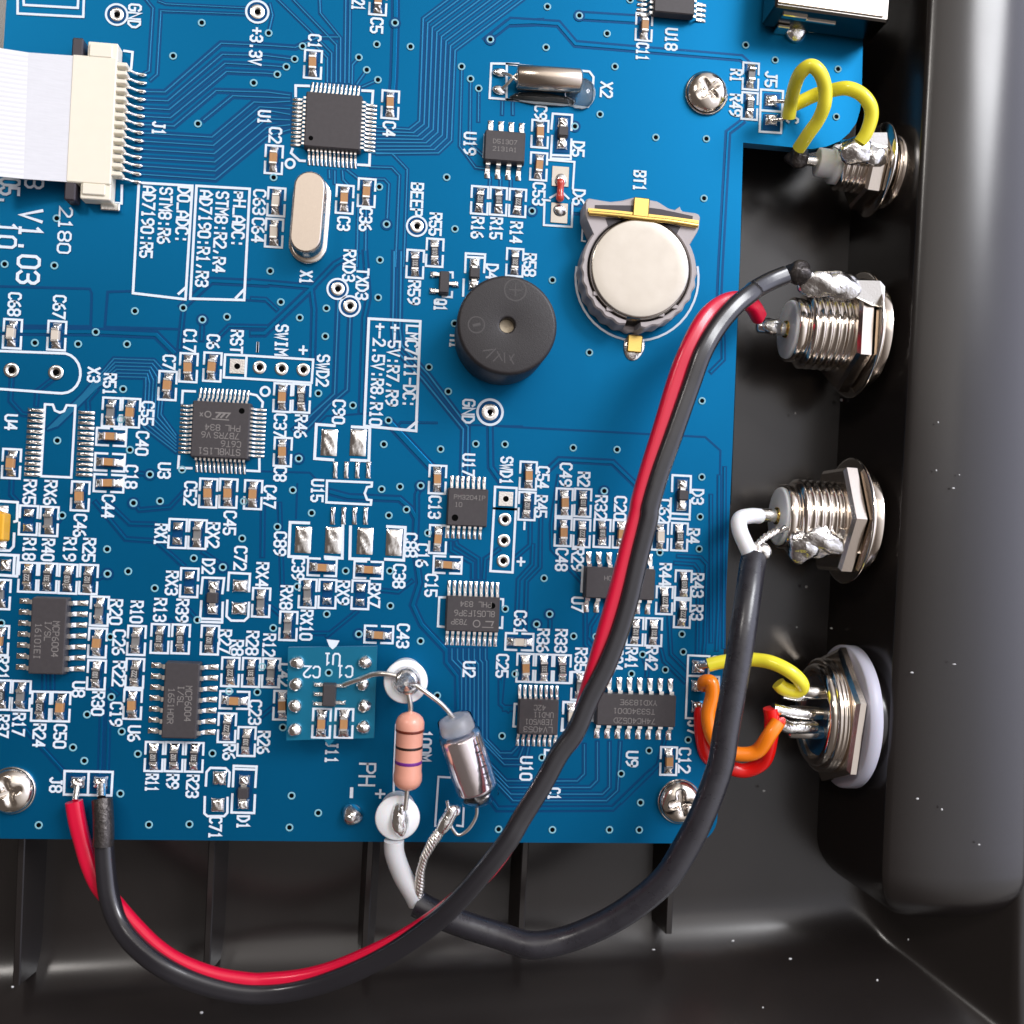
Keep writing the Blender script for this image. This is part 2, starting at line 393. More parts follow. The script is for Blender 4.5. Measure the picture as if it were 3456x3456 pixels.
# edge border strip (dark line along edges)
ZI=[0.0]
def zinc(): ZI[0]=(ZI[0]+0.0002)%0.028; return ZI[0]
def trace(t,pts,wd=14,gap=40,copper=True):
    """pts in tile px; wd, gap in tile px"""
    q=[W2(t,*p) for p in pts]; s=mm(t,*[min(max(c,0),1900) for c in pts[len(pts)//2]])
    mb=MB(); mb.ribbon(q,gap*s,0.006+zinc(),1)
    if copper: mb.ribbon(q,wd*s,0.034+ZI[0]*.5,0,bevel=(0.03,0.2))
    mk('copper_trace' if copper else 'trace_gap',mb,['mask_over_trace','mask_over_board'],board)
def both(t,pts,wd=30,gap=64):  # wide trace of pour colour between dark borders
    q=[W2(t,*p) for p in pts]; s=mm(t,*pts[len(pts)//2]); z=zinc()
    mb=MB(); mb.ribbon(q,gap*s,0.006+z,1); mb.ribbon(q,wd*s,0.034+z*.5,0,bevel=(0.03,0.1))
    mk('copper_trace',mb,['mask_over_copper','mask_over_board'],board)
def gapline(t,pts,wd=16): trace(t,pts,0,wd,False)
#TRACES
for i in range(8):
    trace(12,[(905,925+27*i),(1140+30*i,938+24.5*i),(1213+33*i,880+20*i),(1240+33*i,135+33*i),(1240+33*i+330,135+33*i-248),(1240+33*i+700,135+33*i-526)],12,34)
J=[545+59.6*k for k in range(14)]
JT=[[(1195,668),(1600,315),(1932,330),(2140,345),(2315,268),(2450,270)],[(1215,732),(1610,395),(1932,405),(2130,430)],[(1225,795),(1630,460),(1932,475),(2075,486)],[(1235,855),(1640,520),(1932,532),(2010,541)],[(1260,915),(1565,658),(1932,668),(2100,690)],[(1535,995),(1840,740),(1932,745),(2100,735)],[(1545,1055),(1880,775),(2100,790)],[(1550,1115),(1932,800),(2100,830)],[(1555,1175),(1932,862),(2100,870)],[(1560,1240),(1932,925),(2100,905)],[(1560,1300),(1932,990),(2100,940)]]
for k,l in enumerate(JT): trace(11,[(1025-5*k,J[k+2])]+l,11,46)
trace(11,[(1475,868),(1685,695),(1932,705),(2100,712)],11,46)
trace(11,[(1090,582),(1138,540),(1165,80),(1800,105)],9,34); trace(11,[(1050,530),(1080,515),(1108,60),(1060,0)],9,34); trace(11,[(1150,10),(1200,30),(1800,60)],9,30)
for l in ([(575,595),(577,385),(430,235),(190,0)],[(610,595),(612,325),(300,0)],[(640,595),(642,275),(495,95),(490,-20)],[(672,600),(680,-20)],[(702,600),(712,-20)],[(545,595),(547,420),(460,330)],[(725,610),(728,470),(775,418)],[(760,610),(832,508)],[(800,630),(915,580)],
          [(120,240),(150,110),(130,30)],[(860,1108),(1015,1112),(1125,1228),(1100,1932)],[(860,1210),(1015,1215),(1068,1272),(1040,1932)],[(690,1230),(770,1295),(960,1300),(992,1335),(978,1626)],[(655,1240),(660,1300),(700,1345)],[(600,1240),(600,1330)],[(560,1235),(562,1290)],[(1520,484),(1505,1060),(1620,1215),(1700,1225)],[(1584,573),(1578,1040),(1690,1140)],[(1643,642),(1640,880)],
          [(1815,740),(1812,830)],[(1890,745),(1890,830)],[(1725,1290),(1722,1350)],[(1800,1290),(1800,1350)],[(1875,1300),(1875,1360)],[(828,1500),(822,1932)],[(770,1500),(760,1932)]): trace(12,l,11,32)
both(12,[(1040,-20),(1040,165),(1028,560),(1020,660)],30,66); both(12,[(1700,290),(1850,170),(2100,160)],20,60)
both(13,[(-60,240),(55,150),(395,172),(520,318),(1720,420),(1775,470)],26,58); both(13,[(547,115),(950,140)],46,76)
both(13,[(1730,880),(1625,960),(1600,1400),(1570,1932),(1555,2260),(1440,2300)],16,50); both(13,[(505,1520),(580,1525)],40,80)
both(23,[(1560,300),(1590,650),(1590,780),(1500,870)],16,40)
gapline(23,[(-100,1258),(0,1265),(1460,1342),(1570,1440),(1560,1932)],15); 
both(23,[(320,1580),(400,1505),(790,1525),(970,1700),(1030,1810)],22,52)
for l in ([(1030,0),(1020,560),(1030,700),(1240,925),(1530,1285),(1518,1660)],[(1080,0),(1072,560),(1085,680),(1280,890),(1565,1270),(1560,1650)]): trace(22,l,14,44)
for l in ([(625,340),(598,1030),(400,1210),(300,1290)],[(712,460),(690,1000),(560,1110),(440,1240),(380,1300)]): trace(22,l,12,44)
both(22,[(820,0),(845,330),(815,480),(790,1160)],20,50)
both(22,[(0,215),(440,255),(600,90),(760,0)],22,52); both(22,[(440,255),(90,590),(0,590)],26,60); both(22,[(430,260),(450,420),(440,780)],20,52); both(22,[(0,340),(100,345),(180,420)],16,40)
both(22,[(1340,1240),(1080,1235),(1040,1280)],4,20); gapline(22,[(860,1170),(540,1190),(470,1260)],14); gapline(22,[(1580,1255),(1960,1265)],14)
both(22,[(990,1230),(1300,1560),(1340,1580)],44,76); both(22,[(1725,1262),(1730,1560),(1800,1660)],24,56)
both(22,[(570,1740),(700,1775),(1070,1790),(1150,1860),(1190,1932),(1180,2140),(1215,2400),(1165,2560),(1230,2700),(1400,2880)],26,58); both(22,[(1223,1695),(1195,1760),(1195,1932)],20,50)
gapline(22,[(60,1590),(420,1600),(520,1700)],14); gapline(22,[(330,1680),(320,1932)],14)
def tc(x,y): return ((1181+.5243*x-1700)/TS,(2025+.5243*y-1700)/TS)
HJ=[985,1022,1060,1165,1207,1250,1292]
EJ=[[(1040,985),(1078,945)],[(1085,1022),(1113,950)],[(1125,1060),(1148,950)],[(1462,1165),(1508,1120),(1508,930)],[(1545,1207),(1592,1160),(1592,915)],[(1625,1250),(1670,1205),(1670,915)],[(1650,1292),(1722,1225),(1740,915)]]
for j in range(7):
    xv=880-27*j; xs_=965+14*j
    trace(33,[tc(*q_) for q_ in [(872-36*j,315),(872-36*j,385),(xv,395+9*j),(xv,HJ[j]-(xs_-xv)*1.05),(xs_,HJ[j])]+EJ[j]],11,38)
both(33,[tc(*q_) for q_ in [(620,315),(620,400),(690,490),(700,1000),(950,1345),(1690,1342),(1932,1110)]],20,52)
both(33,[tc(*q_) for q_ in [(545,0),(548,160),(405,40)] if 0] or [tc(967,520),tc(967,670),tc(990,690),tc(1065,690)],14,40)

for l in ([(1260,380),(1425,390),(1470,440),(1455,1000),(1445,1095)],[(1240,430),(1380,440),(1410,480),(1400,1090)],[(1500,-60),(1500,1000)],[(1560,-200),(1555,760),(1540,1060)],[(1600,-260),(1590,1040)]): both(33,l,16,36)
for l in ([(270,0),(262,460),(165,560),(150,1000)],[(195,0),(190,300),(85,390)],[(210,300),(205,440),(105,550),(90,900)],[(400,-200),(345,150),(350,330),(560,560)],[(590,800),(590,1020),(700,1140)],[(680,800),(625,890),(620,960),(700,1060)],[(335,800),(335,900)],[(1005,1092),(1040,1190),(1035,1250)],[(925,1232),(925,1265)],[(1140,1060),(1160,1140),(1310,1290)],[(1195,800),(1210,1090),(1320,1200)],[(0,1490),(90,1490)],[(1170,1690),(1120,1890),(850,2160)]): both(33,l,16,40)
for i in range(6):
    trace(21,[(345+14*i,1285-25*i+ 20*i),(560+30*i,1060-10*i) if 0 else (600+22*i,1035+8*i-20*i),(825+6*i,775+26*i),(1115-12*i,785+25*i),(1195-28*i,870+20*i),(1165-25*i,1180+18*i),(1275,1330+24*i)],11,36)
for l in ([(85,910),(75,1080),(160,1175),(200,1180)],[(385,920),(270,1010),(262,1110)],[(85,1640),(80,1760),(190,1880)],[(640,1150),(635,1080),(700,1000)],[(470,540),(1467,492),(1467,640)] if 0 else [(1467,500),(1460,640)],[(1330,410),(1300,700)],[(1560,640),(1660,540),(1932,545)],[(1380,1690),(1230,1850),(1010,1870),(968,1820)],[(1090,1613),(1000,1605)]): both(21,l,14,44)
both(21,[(-20,575),(690,580),(1130,600),(1260,730)],28,64); gapline(21,[(-20,250),(650,268),(665,300),(658,540),(170,535)],18); gapline(21,[(1290,560),(760,545),(780,290),(950,285)],18)
both(21,[(1320,400),(1530,210),(1932,230)],26,60); gapline(21,[(1780,350),(1932,360)],16)
for l in ([(690,-10),(910,255),(1130,270),(1330,450)],[(790,0),(940,145),(1120,150)],[(740,1470),(725,1932),(720,2010)],[(790,1400),(775,1932)],[(80,1520),(480,1960)],[(1470,350),(1620,455)],[(1905,0),(1900,380)],[(780,508),(715,540)],[(450,85),(420,130)],[(1240,850),(1170,940)],[(1320,720),(1430,842)],[(850,1380),(800,1340)],[(1660,1500),(1560,1550)],[(320,1240),(320,1350)],[(380,1240),(380,1340)]): both(31,l,16,44)
for l in ([(1440,280),(1440,340),(1600,430),(1600,540)],[(1480,280),(1485,300),(1640,400),(1640,540)],[(1790,330),(1690,400),(1680,540)],[(860,620),(1060,640),(1160,560)],[(100,720),(200,800)],[(540,960),(700,830),(760,780)],[(430,940),(560,940)],[(775,945),(830,947)],[(200,0),(220,620)],[(1820,1230),(1800,1450),(1860,1500)],[(60,1550),(170,1460)]): both(32,l,16,42)
# vias
VIAS={11:'1462,167 1255,407 1838,602 1435,898 412,1583 35,1915 395,1925',12:'122,242 368,337 310,430 250,486 185,541 775,418 832,508 913,580 905,323 1037,167 1149,340 1519,484 1584,573 1643,642 1727,288 158,1287 923,1356 976,1626 1411,1286 1471,1660 928,1885 133,1965',
13:'316,50 547,115 748,245 306,345 805,484 697,830 515,917 1101,997 1467,1007 1752,328 1450,1438 205,1530 915,0',14:'128,436 583,502 571,847',21:'978,430 1328,407 1467,492 1645,472 695,582 254,660 567,669 921,670 893,995 877,1215 416,1368 942,1435 1087,1613 968,1820 1160,1806 1320,1578 1767,1808 452,1910',
22:'210,365 347,478 540,410 532,613 915,332 1283,836 1423,1012 1469,520 482,1026 732,1113 990,1221 340,1498 956,1395 1367,1430 1622,1392 1833,1395 297,1727 940,1720 1073,1702 1223,1695 1120,1867 433,1892 992,1910',
23:'352,206 620,730 1436,1080 503,1420 820,1433 728,1733 1434,1632 1422,1920',31:'777,330 780,508 930,490 1122,612 1405,395 1755,252 1615,460 1430,842 10,865 800,965 808,1400 632,1527 883,1650 530,1765 612,1862 1000,1812 1660,1358 1865,1365 1900,1180 1540,1808',
32:'185,168 1275,212 680,487 1000,487 330,600 543,800 1003,740 775,945 1222,995 155,900 1835,762 1343,1390 1812,1682 1907,1233 225,1620',33:'292,540 332,800 238,873 506,960 668,963 1415,328 1130,353 1290,945 1300,1073 1005,1092 1170,1203 925,1232 1335,1710 1052,1788 277,1838',
41:'282,490 873,262 1080,487 1373,484',42:'288,277 481,402 273,507 1787,520',43:'850,118 990,327 352,524 765,524 981,525'}
mb=MB(); mb.annulus((0,0),0.26,0.46,0.086,0,20,h=0.02); mb.disc((0,0),0.30,0.083,1,14); viam=mb.mesh('via',['via_ring','hole'])
mb2=MB(); mb2.disc((0,0),0.72,0.0804,0,20); mb2.annulus((0,0),0.26,0.47,0.086,1,20,h=0.02); mb2.disc((0,0),0.30,0.083,2,14); viam2=mb2.mesh('via',['mask_over_board','via_ring','hole'])
iso={(13,547,115),(13,515,917),(12,1037,167),(12,1727,288),(21,1467,492),(21,968,1820),(21,1087,1613),(31,780,508),(23,728,1733),(33,332,800),(33,238,873),(12,976,1626),(13,205,1530),(22,1223,1695),(31,1615,460),(32,775,945),(22,340,1498)}
for t,s_ in VIAS.items():
    for q in s_.split():
        x,y=map(int,q.split(',')); ob('via', viam2 if (t,x,y) in iso else viam, board, loc=W(t,x,y,0))
# ---------------------------------------------------------------- lettering
FONT={'A':'0004264440,0242','B':'00063645443303,3342413000','C':'4536160501103041','D':'0006264442200 0'.replace(' ',''),'E':'46060040,0333','F':'460600,0333','G':'45361605011030414323','H':'0006,4640,0343','I':'1636,2620,1030','J':'2646,3631201001',
'K':'0006,4602,1340','L':'060040','M':'0006234640','N':'00064046','O':'160501103041453616','P':'00063645443303','Q':'160501103041453616,2240','R':'00063645443303,2340','S':'45361605041333424130 1001'.replace(' ',''),'T':'0646,2620','U':'060110304146','V':'062046','W':'0610243046','X':'0640,0046','Y':'062346,2320','Z':'06460040',
'0':'160501103041453616','1':'152620,1030','2':'05163645440040','3':'05163645443313,334241301001','4':'3036,360242','5':'460603334241301001','6':'36150301103041423303','7':'064610','8':'163645443313040516,1302011030414233','9':'10314345361605041343','+':'2125,0343','-':'0343','.':'2021',',':'2210',':':'2021,2425','_':'0040','/':'0046','p':'000434433202','h':'0006,03334240','n':'0004,03334240','*':'1434,2523',' ':''}
def glyphs(s, pitch, height, stroke, z, mb, wfrac=0.72, mi=0):
    n=len(s); x0=-n*pitch/2; k=0
    for ch in s:
        g=FONT.get(ch,'')
        w_=pitch*wfrac; ox=x0+(pitch-w_)/2
        for st_ in g.split(','):
            if len(st_)<4: continue
            P=[(ox+int(st_[i])/4*w_, (int(st_[i+1])/6-0.5)*height) for i in range(0,len(st_),2)]
            mb.ribbon(P,stroke,z+0.0006*(k%9),mi,closed=(P[0]==P[-1])); k+=1
        x0+=pitch
def text(t,cx,cy,s,span=None,cap=80,rz=-90,stroke=15.5,parent=None,z=0.105,m='silk',name='printed_text',wf=0.72):
    sc_=mm(t,cx,cy); span=span or 60*len(s); mb=MB()
    glyphs(s, span/len(s)*sc_, cap*sc_, stroke*sc_, 0, mb, wf)
    return mk(name,mb,m,parent or board,loc=W(t,cx,cy,z) if parent is None else None or W(t,cx,cy,z),rz=R_(rz),label='white lettering '+s if m=='silk' else None)
TX={11:[(975,115,'GND',180),(1855,335,'+3.3V',280),(1150,930,'J1',100)],
12:[(90,850,'U1',105),(455,300,'C1',105),(905,185,'C5',118),(770,35,'21',80),(995,935,'C4',115),(170,980,'C2',120),(55,1465,'C63',190),(45,1668,'C64',185),(665,1620,'C3',105),(825,1590,'C36',175),(1195,1447,'BEEP',250),(1330,1625,'R55',170),(1580,1040,'U19',170),(1635,1650,'R16',160),(1770,1655,'R15',160)],
13:[(90,1685,'R14',160),(268,815,'C9',110),(540,1080,'D5',115),(745,650,'X2',120),(1005,375,'C11',130),(1215,285,'U18',165),(1685,548,'R1',95),(1680,762,'R49',165),(985,1310,'BT1',150),(545,1430,'D6',120),(255,1405,'C53',170)],14:[(100,575,'J5',120),(255,870,'C',50)],
22:[(393,185,'X1',100),(705,100,'RXD3',235),(800,232,'TXD3',235),(1175,295,'R59',180),(1365,385,'Q1',90),(1740,145,'D4',120),(1478,650,'H1',100),(1570,1155,'GND',180),(630,1160,'C90',180),(515,860,'SWD2',235),(215,640,'SWIM',230),(372,712,'+',80),(40,690,'-',90),(205,1260,'C37',180),(355,1265,'R46',175),(205,1610,'C8',110),(475,1730,'U15',170),(130,1775,'C47',170),(1570,1545,'U17',170),(1845,1585,'SWD1',205),(1325,1850,'C13',170)],
21:[(105,380,'C68',175),(430,400,'C67',175),(680,890,'X3',115),(80,1235,'U4',120),(795,960,'R51',160),(1070,1170,'C55',180),(1030,1388,'C40',180),(950,1630,'C18',175),(783,1845,'C44',175),(215,1740,'RX5',185),(365,1745,'RX6',185),(1190,1585,'U3',120),(1380,1750,'C52',180),(1375,645,'C17',170),(1545,652,'C6',110),(1225,800,'C7',110),(1715,652,'RST',175),(1868,690,'-',90)],
23:[(190,95,'R58',170),(285,1635,'C54',165),(270,1845,'R45',165),(450,1615,'C49',175),(580,1648,'R2',110),(705,1852,'R32',180),(845,1858,'C20',180),(1165,1880,'C62',180),(1405,1775,'D3',115)],
31:[(580,158,'C46',170),(212,330,'R18',165),(348,335,'R40',165),(505,330,'R19',175),(645,335,'R25',175),(1165,225,'RX1',160),(1545,228,'RX2',190),(1665,140,'C45',180),(1742,395,'C72',180),(1510,455,'D2',115),(1245,575,'RX3',180),(840,785,'R20',190),(862,1005,'C26',190),(990,785,'R10',165),(860,1232,'R22',190),(1160,770,'R13',175),(1320,775,'R39',175),(1630,1000,'R27',180),(1718,1045,'R8',120),(1828,1010,'R28',180),(842,1525,'C19',180),(570,1345,'U8',120),(710,1448,'R30',180),(135,1600,'R17',170),(284,1680,'R24',175),(435,1685,'C50',180),(972,1665,'U6',120),(1848,1512,'C23',185),(1660,1800,'R6',120),(18,1612,'R37',170),(15,1190,'R21',170)],
32:[(75,515,'RX4',185),(125,1025,'R12',170),(85,1730,'R26',170),(205,290,'C89',180),(335,472,'C39',170),(1150,300,'C88',180),(1068,525,'C38',180),(1235,375,'C16',175),(1300,592,'C15',170),(250,680,'RX8',180),(662,645,'RX9',180),(885,665,'RX7',180),(395,880,'RX10',225),(1095,958,'C43',180),(1575,1200,'U2',120),(1815,1175,'C25',175),(235,1240,'C42',170),(578,1800,'J11',170),(1255,1755,'100M',230)],
33:[(120,860,'C61',175),(1375,235,'R4',115),(420,405,'C48',170),(535,405,'R29',170),(535,730,'U7',115),(1170,515,'R44',170),(1405,592,'R43',180),(1400,790,'R3',115),(285,992,'R36',175),(415,995,'R33',175),(560,1130,'R35',175),(820,1130,'C24',160),(925,1120,'R41',160),(1072,1122,'R42',175),(930,1850,'U9',120),(163,1918,'U10',180),(1310,1860,'C12',190),(1375,1625,'J7',110),(1550,1130,'G',60),(125,420,'+',80)],
41:[(405,200,'J8',115),(1100,185,'R11',130),(1250,175,'R9',110),(1395,210,'R23',170),(1560,510,'C71',165),(1762,470,'D1',100)],43:[(365,265,'C1',90)]}
for t,l in TX.items():
    for x,y,s_,sp in l: text(t,x,y,s_,sp)
text(33,150,160,'-',70); text(42,930,265,'+',80,95); text(42,722,256,'-',85,80,stroke=24); text(42,835,125,'PH',180,112,stroke=15)
for x,y,s_,sp in ((1325,1555,'DO_ADC:',415),(1195,1562,'STM8:R6',415),(1070,1608,'AD7190:R5',525),(1730,1590,'pH_ADC:',405),(1598,1682,'STM8:R2,R4',595),(1478,1728,'AD7190:R1,R3',705)): text(11,x,y,s_,sp)
for x,y,s_,sp in ((1150,828,'LMC7111-DC:',600),(1025,820,'+-5V:R7,R9',600),(912,888,'+-2.5V:R8,R10',750)): text(22,x,y,s_,sp)
text(11,215,1785,'V1.03',560,145,stroke=22); text(11,248,1325,'3',95,120,stroke=18); text(11,470,1668,'2180',350,85,stroke=14)
text(11,70,1385,'05.',200,125,stroke=20); text(11,50,1700,'10',210,125,stroke=20)
# ---------------------------------------------------------------- printed outlines
def outl(t,lines,wd=15,z=0.09,name='printed_outline',clear=()):
    if len(lines)>1 and not clear and all(l[0]==l[-1] for l in lines):
        for k,l in enumerate(lines): outl(t,[l],wd,z+.0013*k)
        return
    wd*=1.22
    s=mm(t,*lines[0][0][:2]); mb=MB(); k=0
    for l in lines:
        l=list(l); cl=False
        if l[0]==l[-1]: cl=True
        mb.ribbon([W2(t,*p) for p in l],wd*s,z+0.0006*k,0,closed=cl); k+=1
    for c in clear: mb.sheet([W2(t,*p) for p in c],0.082,1)
    return mk(name,mb,['silk','mask_over_board'],board)
def rect(x0,y0,x1,y1,sk=-0.045,sh=0.05):
    h=y1-y0; w_=x1-x0
    return [(x0,y0),(x1,y0+sh*w_),(x1+sk*h,y1+sh*w_),(x0+sk*h,y1),(x0,y0)]
outl(11,[[(1008,1325),(1395,1348),(1345,2170),(965,2125),(1008,1325)],[(1425,1348),(1810,1370),(1770,2175),(1380,2165),(1425,1348)],[(1295,2130),(1345,2085)],[(1710,2160),(1768,2100)]],15)
outl(22,[[(848,485),(1220,505),(1190,1298),(815,1262),(848,485)],[(1125,1290),(1195,1230)]],16)
outl(11,[[(130,-30),(130,100),(605,125),(610,-30)]],14); outl(11,[[(170,-30),(175,38),(565,60),(570,-30)]],14)
for l_ in ([(900,370),(962,380),(952,500)],[(885,1345),(882,1475),(840,1472)]): outl(11,[l_],14)
for l_ in ([(415,625),(318,622),(318,700)],[(800,658),(878,662),(872,750)],[(770,1195),(852,1200),(855,1120)],[(295,1080),(285,1110),(345,1165),(385,1168)]): outl(12,[l_],15)
for t,x,y,r,wd in ((12,278,1187,32,14),(22,97,1012,32,14)): outl(t,[[(x+r*math.cos(R_(a)),y+r*math.sin(R_(a))) for a in range(0,361,20)]],wd)
outl(21,[[(-30,718),(430,735)]+[(455+130*math.cos(R_(a)),880+145*math.sin(R_(a))) for a in range(-80,91,17)]+[(430,1025),(-30,992)]],15)
outl(21,[[(328,1105),(385,1108),(400,1150),(435,1165),(465,1155),(485,1112),(548,1115),(518,1635),(298,1625),(328,1105)]],14)
for l_ in ([(1415,1012),(1325,1008),(1320,1095)],[(1298,1480),(1292,1565),(1390,1568)],[(1880,1500),(1880,1590),(1790,1585)],[(1815,1030),(1860,1040),(1905,1090),(1900,1125)]): outl(21,[l_],14)
outl(21,[[(1632,745),(1788,752),(1778,918),(1622,910),(1632,745)],[(1788,752),(2270,782),(2258,950),(1778,918)]],14)
outl(22,[[(545,1658),(870,1672),(868,1700),(835,1705),(818,1750),(835,1795),(866,1800),(862,1832),(540,1815),(545,1658)]],14)
outl(22,[[(600,1260),(468,1250),(455,1498),(590,1508)],[(725,1268),(855,1275),(848,1515),(720,1508)]],17)
outl(32,[[(415,140),(278,135),(268,382),(405,388)],[(660,150),(655,395),(530,385)],[(715,165),(710,398),(850,402)],[(980,165),(1112,172),(1100,410),(965,402)]],17)
outl(22,[[(1762,1703),(1918,1712),(1912,1865),(1755,1858),(1762,1703)]],14); outl(22,[[(1755,1858),(1912,1865),(1888,2322),(1728,2312),(1755,1858)]],14)
outl(32,[[(1400,678),(1358,678),(1348,888),(1395,892)],[(1800,690),(1820,692),(1818,750)],[(1815,820),(1812,900),(1790,898)]],13)
outl(13,[[(22,465),(620,520),(650,560),(640,730),(610,775),(20,722),(22,465)]],13); outl(12,[[(1932,465),(1735,462),(1722,712),(1932,728)]],13)
outl(13,[[(300,1170) if 0 else (325,1160),(512,1175),(500,1370)],[(335,1455),(295,1450),(290,1632),(492,1645),(498,1470)],[(335,1435),(395,1400)],[(470,1440),(430,1400)]],12)
outl(13,[[(345,935),(355,825),(495,835),(490,945)],[(350,985),(340,1150),(485,1155),(490,1010)],[(345,1125),(485,1130)]],13,clear=[[(375,840),(485,845),(470,1110),(365,1105)]])
outl(22,[[(1545,150),(1550,12),(1690,20),(1682,150)],[(1548,38),(1690,45)],[(1535,200),(1530,320)]],13)
outl(22,[[(1385,150),(1455,150),(1455,190)],[(1450,290),(1448,330),(1380,325)]],12)
outl(13,[[(1120,55),(1118,92),(1195,98),(1198,60)],[(1240,60),(1240,100),(1320,105),(1322,66)]],8)
outl(13,[[(1690,985),(1680,1140)]] if 0 else [[(1700,-10),(1701,-5)]],8)
outl(12,[[(1690,980),(1680,1140)]],16)
outl(14,[[(25,650),(185,662),(170,965),(15,955),(25,650)],[(22,800),(178,812)]],13,clear=[[(50,675),(165,680),(160,790),(45,785)],[(45,825),(160,830),(155,945),(38,940)]])
outl(14,[[(370,232),(755,262),(758,225)]],6)
outl(23,[[(1218,1735),(1222,1618),(1355,1625),(1352,1745)],[(1210,1785),(1205,1932),(1345,1940),(1350,1800)],[(1208,1895),(1346,1903)]],13,clear=[[(1245,1635),(1340,1640),(1335,1885),(1235,1880)]])
outl(33,[[(1335,1098),(1490,1105),(1482,1250),(1330,1245),(1335,1098)],[(1330,1245),(1560,1255),(1545,1560)],[(1330,1245),(1318,1552),(1400,1556)]],12,clear=[[(1365,1120),(1475,1125),(1470,1235),(1360,1230)]])
outl(33,[[(590,480),(570,485),(562,635),(580,640)],[(665,1435),(650,1440),(640,1570),(660,1575)],[(95,1450),(80,1450),(70,1612),(85,1614)],[(530,1440),(432,1435),(428,1500)],[(425,1555),(418,1645)],[(365,1790),(298,1782),(296,1860)]],13)
outl(31,[[(1458,650),(1470,535),(1625,540),(1612,650)],[(1460,705),(1450,855),(1610,860),(1615,715)],[(1455,832),(1612,838)]],14,clear=[[(1490,550),(1605,555),(1590,820),(1478,815)]])
outl(31,[[(1652,628),(1660,500),(1812,508),(1805,635)],[(1648,700),(1642,815),(1675,846),(1770,848),(1800,820),(1805,715)]],14)
outl(31,[[(105,130),(125,125),(130,-10),(-20,-20)],[(105,215),(100,310),(72,340),(-20,338)]],15); outl(31,[[(-20,368),(135,375),(125,525),(-20,515)],[(108,375),(100,520)]],16)
outl(41,[[(470,98),(818,105),(808,275),(465,268),(470,98)],[(645,100),(638,272)]],14,clear=[[(495,120),(625,122),(622,225),(490,222)],[(665,122),(790,125),(785,250),(660,248)]])
outl(41,[[(1492,205),(1498,105),(1525,75),(1635,78),(1665,108),(1658,210)],[(1485,285),(1482,405),(1505,425),(1625,425),(1648,400),(1650,290)]],14)
outl(41,[[(1688,210),(1695,60),(1860,66),(1850,215)],[(1692,82),(1858,88)],[(1685,265),(1678,398),(1842,402),(1848,272)]],14,clear=[[(1712,95),(1835,100),(1820,375),(1705,370)]])
outl(42,[[(1435,145),(1352,140),(1328,495),(1380,500)],[(1535,360),(1528,498),(1485,492)]],12)
outl(13,[[(572,1640),(565,1745),(590,1750)]],10)
outl(23,[[(965+445*math.cos(R_(a)),190+455*math.sin(R_(a))) for a in range(-10,191,8)]],13)
outl(33,[[(1020,505),(1020,506)]] ,10)
outl(32,[[(1045,1600),(1030,1932),(1028,2100)]],12)
# ---------------------------------------------------------------- solder shapes
def dome(w_,l_,h,seed,slope=0.0,n=9,rough=0.12):
    rnd=random.Random(seed); ph=[(rnd.uniform(1.5,4),rnd.uniform(1.5,4),rnd.uniform(0,6)) for _ in range(4)]
    mb=MB(); vs=[]
    for j in range(n):
        for i in range(n):
            u=2*i/(n-1)-1; v=2*j/(n-1)-1
            e=max(0,(1-abs(u)**3))**0.5*max(0,(1-abs(v)**3))**0.5
            k=1+rough*sum(math.sin(a*u*2+b*v*2+c) for a,b,c in ph)
            vs.append((u*w_/2*(0.96+0.04*e),v*l_/2*(0.96+0.04*e), 0.02+h*e*k*(1+slope*v)))
    mb.add(vs,[(j*n+i,j*n+i+1,(j+1)*n+i+1,(j+1)*n+i) for j in range(n-1) for i in range(n-1)],0,True)
    return mb
SJ=[dome(1.12,0.95,0.30,50+i,slope=-0.9).mesh('solder_joint',['solder']) for i in range(8)]   # high side at -v
PADS=[dome(1.0,1.0,0.30,80+i,rough=0.16).mesh('solder_pad',['solder']) for i in range(8)]
def pad(t,x,y,w_,l_,h=1.0,parent=None,z=0.075,name='solder_pad',rz=0.0):
    s=mm(t,x,y); return ob(name,random.choice(PADS),parent or board,loc=W(t,x,y,z),scl=(w_*s,l_*s,h),rz=rz)
# chip part meshes
def capm(m):
    a=MB().box((0,0,0.42),(0.86,1.55,0.74),0,bev=0.05).mesh('body',[m]); return a
BODY={'tan':capm('ceramic_tan'),'pale':capm('ceramic_pale'),'grey':MB().box((0,0,0.30),(0.84,1.55,0.46),0,bev=0.04).mesh('body',['ceramic_grey']),'res':MB().box((0,0,0.27),(0.84,1.5,0.42),0,bev=0.03).mesh('body',['res_body'])}
TERM_C=MB().box((0,0,0.43),(0.92,0.36,0.82),0,bev=0.08).mesh('terminal',['tin']); TERM_R=MB().box((0,0,0.28),(0.9,0.32,0.5),0,bev=0.06).mesh('terminal',['tin'])
MARKS=[]
for s_ in ('103','102','331','222','01B'):
    mb=MB(); glyphs(s_,0.27,0.52,0.07,0,mb,0.7); MARKS.append(mb.mesh('marking',['res_mark']))
mb=MB()
for sy in (1,-1): mb.ribbon([(-1.0,sy*.30),(-1.0,sy*1.68),(1.0,sy*1.68),(1.0,sy*.30)],0.255,0.09+0.0006*sy,0); mb.sheet([(-.72,sy*.3),(.72,sy*.3),(.72,sy*1.52),(-.72,sy*1.52)][::sy],0.082,1)
mb.sheet([(-.6,-.3),(.6,-.3),(.6,.3),(-.6,.3)],0.0825,1)
BRK=mb.mesh('printed_outline',['silk','mask_over_board'])
